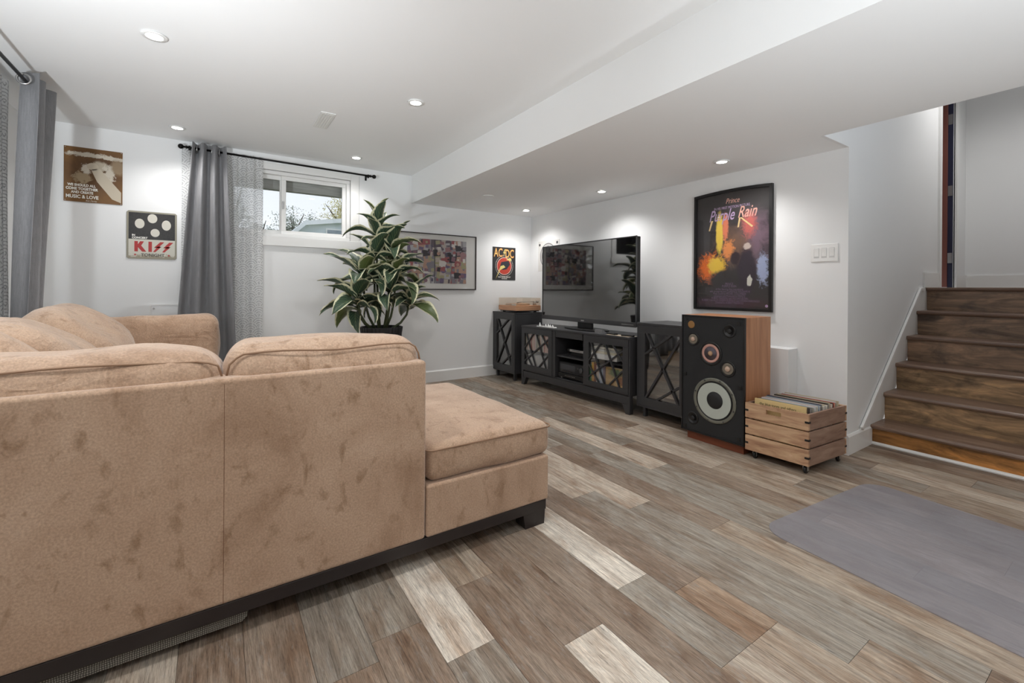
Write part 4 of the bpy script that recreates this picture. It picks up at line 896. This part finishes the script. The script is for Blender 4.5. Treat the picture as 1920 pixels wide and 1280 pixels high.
for a, b in ((.03, .035), (CW-.045, .035), (.03, CD-.035), (CW-.045, CD-.035)):
    p = fC(a, b, 0); bm = bmesh.new(); lathe(bm, [(.021, -.007), (.0225, -.005), (.0225, .005), (.021, .007)], (p.x, p.y, .0228), 'y', n=20); w_ = mk('castor_wheel', bm, M_black, cr, True)
    bm = bmesh.new(); box(bm, p.x-.010, p.x+.012, p.y-.0125, p.y-.0095, .016, .046); box(bm, p.x-.010, p.x+.012, p.y+.0095, p.y+.0125, .016, .046); box(bm, p.x-.016, p.x+.018, p.y-.017, p.y+.017, .0462, .0512); mk('castor_fork', bm, M_chrome, cr, bevel=.001)
# the records
pal = [((222, 196, 140), 'cream sleeve at the front of the crate with dark lettering'), ((60, 66, 110), 'navy blue'), ((206, 206, 206), 'light grey'), ((66, 60, 56), 'dark brown'), ((190, 176, 150), 'beige'), ((150, 160, 170), 'slate blue'), ((52, 50, 52), 'black'), ((224, 222, 214), 'white'), ((206, 132, 112), 'salmon pink'), ((170, 176, 172), 'sage grey'), ((196, 92, 70), 'brick red'), ((206, 190, 178), 'pale pink'), ((130, 128, 120), 'stone grey'), ((228, 224, 210), 'ivory'), ((110, 130, 128), 'teal grey')]
rg = random.Random(9); b = .040; i = 0; N = 34
from collections import Counter
cnt = Counter(); seq = []
while b < .405:
    ci = 0 if i == 0 else rg.choice(range(1, len(pal))); th = .0045+rg.random()*.009; seq.append((ci, b, th)); b += th+.0012+rg.random()*.003; i += 1
tot = Counter(q[0] for q in seq)
ordn = ['frontmost', 'second', 'third', 'fourth', 'fifth', 'sixth', 'seventh', 'eighth']
for ci, b, th in seq:
    c, nm = pal[ci]; cnt[ci] += 1
    lb = nm if ci == 0 else ('%s record sleeve standing in the wooden crate' % nm if tot[ci] == 1 else '%s of the %s record sleeves from the front of the crate' % (ordn[cnt[ci]-1], nm))
    t = thing('vinyl_record', lb, 'record', fC(.18, b, .06), 'record sleeves in the wooden crate')
    a0 = .024+rg.uniform(-.003, .008); zt = .378+rg.uniform(-.004, .006)+(.004 if ci == 0 else 0); ln = .004; rg.random()
    if b < .05 or b > .40: a0 = .0345; wd = .294
    else: wd = .309
    fr_ = lambda u, v, d: fC(a0+u, b+d+ln*(v-.06)/.3, v)
    m = mat('sleeve card', srgb(*c), .55)
    bm = bmesh.new(); poly(bm, rect(0, .0615, wd, zt), fr_, 0, .0012); poly(bm, rect(0, .0615, wd, zt), fr_, th-.0012, th); mk('sleeve', bm, m, t)
    bm = bmesh.new(); poly(bm, rect(.002, .063, wd-.002, zt-.003), fr_, .0013, th-.0013); mk('inner_sleeve', bm, M_page, t)
    if ci == 0:
        text('lettering', 'the blue tones and others', .026, M_black, t, lambda u, v, d: fr_(wd-u, v, -d), .03, .349, .0006, wide=.78)

# ------------------------------------------------------------------ chair mat
def matm():
    m = bpy.data.materials.new('frosted vinyl'); m.use_nodes = True; k = NT(m); tr = k.n('ShaderNodeBsdfTransparent'); mx = k.n('ShaderNodeMixShader')
    n1 = k.noise(6, 4, .6, k.obj()); k.l(k.ramp(n1, [(.3, srgb(168, 166, 170)), (.7, srgb(184, 182, 186))]), k.p.inputs['Base Color']); k.p.inputs['Roughness'].default_value = .42
    tr.inputs[0].default_value = (.9, .9, .93, 1); mx.inputs[0].default_value = .32; k.l(tr.outputs[0], mx.inputs[1]); k.l(k.p.outputs[0], mx.inputs[2]); k.l(mx.outputs[0], m.node_tree.nodes['Material Output'].inputs[0]); return m
O2, m1, m2 = Vector((2.055, 1.045)), Vector((.9962, -.0872)), Vector((-.0872, -.9962)); MW, ML, r = 1.03, 1.5, .11
pts = []
for cx, cy, a in ((r, r, 180), (MW-r, r, 270), (MW-r, ML-r, 0), (r, ML-r, 90)):
    for k in range(9): q = R(a+90*k/8); pts.append((cx+r*math.cos(q), cy+r*math.sin(q)))
fM = lambda u, v, d: Vector((O2.x+m1.x*u+m2.x*v, O2.y+m1.y*u+m2.y*v, d))
bm = bmesh.new(); poly(bm, pts, fM, .0006, .0045); tag(mk('chair_mat', bm, matm()), 'grey frosted plastic chair mat with rounded corners on the floor', 'mat')

# ------------------------------------------------------------------ potted plant
def leafm():
    m = mat('variegated leaf', (.1, .2, .1), .38, spec=.5); k = NT(m); tc = k.n('ShaderNodeTexCoord'); sp_ = k.n('ShaderNodeSeparateXYZ'); k.l(tc.outputs['UV'], sp_.inputs[0]); oi = k.n('ShaderNodeObjectInfo')
    e = k.math('ABSOLUTE', k.math('SUBTRACT', k.math('MULTIPLY', sp_.outputs['X'], 2), 1)); n1 = k.noise(14, 3, .6, k.obj((1, 1, 1), True, 'UV'))
    edge = k.math('ADD', e, k.math('MULTIPLY', k.math('SUBTRACT', n1, .5), .35))
    vein = k.math('PINGPONG', k.math('ADD', k.math('MULTIPLY', sp_.outputs['Y'], 9), k.math('MULTIPLY', e, -3.2)), .5)
    g = k.ramp(vein, [(.0, srgb(58, 82, 64)), (.38, srgb(40, 62, 50)), (.5, srgb(128, 146, 108))]); g2 = k.mix(k.ramp(oi.outputs['Random'], [(.72, (0, 0, 0)), (.95, (.6, .6, .6))]), g, srgb(118, 128, 66))
    c = k.mix(k.ramp(edge, [(.72, (0, 0, 0)), (.82, (1, 1, 1))]), g2, srgb(226, 224, 190)); c = k.mix(k.ramp(e, [(.0, (.6, .6, .6)), (.06, (0, 0, 0))]), c, srgb(150, 160, 110)); k.col(c)
    return m
M_leaf = leafm(); M_stem = mat('green brown stem', srgb(70, 78, 50), .6)
PX, PY = 1.27, 4.08
pl = thing('potted_plant', 'tall potted plant with variegated cream edged leaves by the window', 'plant', (PX, PY, 0))
bm = bmesh.new(); lathe(bm, [(.135, 0), (.145, .02), (.182, .66), (.188, .70), (.190, .722), (.176, .724), (.172, .68)], (PX, PY, 0), n=144, rib=.012, ribn=36, cap1=False); mk('pot', bm, mat('black ribbed pot', srgb(34, 34, 36), .5), pl)
bm = bmesh.new(); lathe(bm, [(.1715, .64), (.12, .685), (.04, .695)], (PX, PY, 0), n=40); mk('soil', bm, mat('brown bark soil', srgb(74, 52, 40), .9), pl)
def leaf_mesh(L, Wd, bend, twist):
    bm = bmesh.new(); uv = bm.loops.layers.uv.new('uv'); nu, nv = 6, 10; g = []
    x = z = 0; a = 0; pr = None
    for j in range(nv+1):
        t = j/nv
        if j: x += L/nv*math.cos(a); z += L/nv*math.sin(a)
        a = -bend*t**1.3
        w_ = Wd*(math.sin(math.pi*min(1, t**.75*1.0))**.85*.5+.03*(1-t)); row = []
        for i in range(nu+1):
            q = i/nu*2-1; cup = abs(q)**1.3*w_*.55; wav = .012*math.sin(t*11+q*2)*abs(q)
            row.append(bm.verts.new((x-math.sin(a)*cup*1, q*w_+twist*t*t*.03, z+math.cos(a)*cup+wav)))
        g.append(row)
    for j in range(nv):
        for i in range(nu):
            f_ = bm.faces.new((g[j][i], g[j][i+1], g[j+1][i+1], g[j+1][i]))
            for lp, (a_, b_) in zip(f_.loops, ((i, j), (i+1, j), (i+1, j+1), (i, j+1))): lp[uv].uv = (a_/nu, b_/nv)
    me = bpy.data.meshes.new('leaf'); bm.to_mesh(me); bm.free()
    for p in me.polygons: p.use_smooth = True
    me.materials.append(M_leaf); return me
LM = [leaf_mesh(.33, .128, b_, tw) for b_, tw in ((.9, 1), (1.35, -1), (1.8, 1), (.6, -1))]
heads = [(-.05, .00, 1.62, 11, .95, 66), (.06, -.06, 1.47, 10, .95, 46), (.10, .08, 1.36, 8, .95, 40), (.10, -.10, 1.24, 11, 1.0, 36), (-.17, .02, 1.22, 12, 1.12, 40), (-.25, -.10, 1.02, 11, 1.05, 30), (.25, -.07, .98, 12, 1.0, 36), (.03, -.15, 1.08, 10, 1.0, 36), (-.08, -.02, 1.40, 7, .9, 48), (-.20, .10, .95, 8, 1.0, 30)]
rg = random.Random(21)
for hx, hy, hz, n_, sc, el in heads:
    hp = Vector((PX+hx, PY+hy, hz)); base = Vector((PX+hx*.25, PY+hy*.25, .68)); bm = bmesh.new(); mid = (hp+base)/2+Vector((hx*.25, hy*.25, 0))
    tube(bm, [base, base.lerp(mid, .5)+Vector((hx*.1, hy*.1, 0)), mid, hp], [.012, .011, .010, .007], 8); mk('stem', bm, M_stem, pl, True)
    for i in range(n_):
        az = i*2.39996+rg.uniform(-.25, .25); ring = i/n_; elev = R(lerp(el+22, el-40, ring)+rg.uniform(-8, 8)); s_ = sc*rg.uniform(.85, 1.15)
        o = bpy.data.objects.new('leaf', LM[min(3, int(ring*3)) if rg.random() < .8 else 3]); COL.objects.link(o)
        o.parent = pl; o.matrix_parent_inverse = PW(pl).inverted()
        o.location = hp-Vector((0, 0, .10*ring)); o.rotation_euler = (rg.uniform(-.4, .4), -elev, az); o.scale = (s_, s_, s_)

# ------------------------------------------------------------------ outside the window
struct(mk('lawn', B((-40, 60, YB+T+.01, 70, 1.2, 1.3), (-40, XL-T-.01, -20, YB+T+.01, 1.2, 1.3)), mat('grass', srgb(120, 128, 88), .9)), 'grass beyond the basement window', 'lawn')
t = thing('deck_beam', 'weathered grey deck beam outside across the top of the window', 'beam', (.6, 5.1, 2.07))
M_beam = woodgrain('weathered beam', [(.3, srgb(150, 148, 144)), (.5, srgb(196, 194, 188)), (.7, srgb(222, 220, 214))], (3, 3, 40), .9)
mk('beam', B((-2, 3.5, 5.0, 5.09, 2.06, 2.28)), M_beam, t); mk('board', B((-2, 3.5, 4.9, 6.2, 2.281, 2.31)), M_beam, t)
h = thing('house', 'pale house with a white roof seen through the window', 'house', (6, 24, 1.3))
M_side = mat('pale blue siding', srgb(222, 230, 236), .8); M_roof = mat('white roof', srgb(248, 249, 250), .6)
fH = lambda u, v, d: Vector((u, d, v))
bm = bmesh.new(); poly(bm, [(2.95, 1.3), (9, 1.3), (9, 4.6), (3.3, 3.95), (2.95, 3.6)], fH, 22, 28); mk('wall', bm, M_side, h)
bm = bmesh.new(); poly(bm, [(2.7, 3.52), (3.28, 4.09), (9.2, 4.98), (9.2, 4.78), (3.32, 3.90), (2.85, 3.45)], fH, 21.7, 28.3); mk('roof', bm, M_roof, h)
for k in range(9): bm = bmesh.new(); poly(bm, rect(3.0, 1.5+k*.24, 9, 1.515+k*.24), fH, 21.985, 21.999); mk('siding_board', bm, M_roof, h)
bm = bmesh.new(); poly(bm, rect(4.2, 3.05, 5.1, 3.85), fH, 21.96, 21.99); w_ = mk('window', bm, M_roof, h); bm = bmesh.new(); poly(bm, rect(4.27, 3.12, 5.03, 3.78), fH, 21.94, 21.959); mk('window_pane', bm, mat('house glass', srgb(150, 160, 170), .1), w_)
def tree(label, x, y, zt, rr, c1, c2, seed, n=2600):
    t = thing('tree', label, 'tree', (x, y, 1.3), 'trees beyond the window'); rg = random.Random(seed); bm = bmesh.new(); tube(bm, [(x, y, 1.3), (x+.1, y, (1.3+zt)/2), (x, y, zt-rr*.5)], [.18, .12, .05], 8)
    for k in range(6): a = k*1.1; tube(bm, [(x+.05, y, (1.3+zt)/2+.15*k), (x+rr*.7*math.cos(a), y+rr*.7*math.sin(a), zt-rr*1.1+.2*k)], [.06, .02], 6)
    mk('trunk', bm, mat('bark', srgb(92, 80, 70), .9), t)
    bm = bmesh.new(); cl = [(Vector((rg.gauss(0, .45)*rr, rg.gauss(0, .45)*rr, rg.gauss(-.35, .62)*rr)), rg.uniform(.3, .55)*rr) for _ in range(20)]
    for k in range(n):
        c, q = rg.choice(cl); p = Vector((x, y, zt-rr))+c+Vector((rg.gauss(0, .5), rg.gauss(0, .5), rg.gauss(0, .5)))*q; s_ = rg.uniform(.035, .075)
        if p.z > zt+.1: continue
        d1 = Vector((rg.gauss(0, 1), rg.gauss(0, 1), rg.gauss(0, 1))).normalized(); d2 = d1.orthogonal().normalized()
        f_ = bm.faces.new([bm.verts.new(p+d1*s_), bm.verts.new(p+d2*s_*.7), bm.verts.new(p-d1*s_), bm.verts.new(p-d2*s_*.7)]); f_.material_index = rg.randrange(2)
    o = mk('foliage', bm, [mat('foliage light', srgb(*c1), .8), mat('foliage dark', srgb(*c2), .8)], t); o['kind'] = 'stuff'
tree('yellow green autumn tree behind the white house', 7.3, 32, 8.0, 1.75, (226, 214, 150), (190, 182, 120), 1, 6000)
tree('grey green tree left of the yellow tree beyond the window', 4.3, 33.5, 6.4, 1.2, (166, 172, 152), (134, 142, 122), 2, 4600)
tree('low dark green tree far left beyond the window', 2.1, 31, 4.9, .7, (140, 152, 134), (112, 126, 108), 3, 2600)
tree('thin grey tree seen faintly through the sheer curtain', .6, 26, 5.9, .8, (184, 188, 180), (160, 166, 158), 4, 1500)
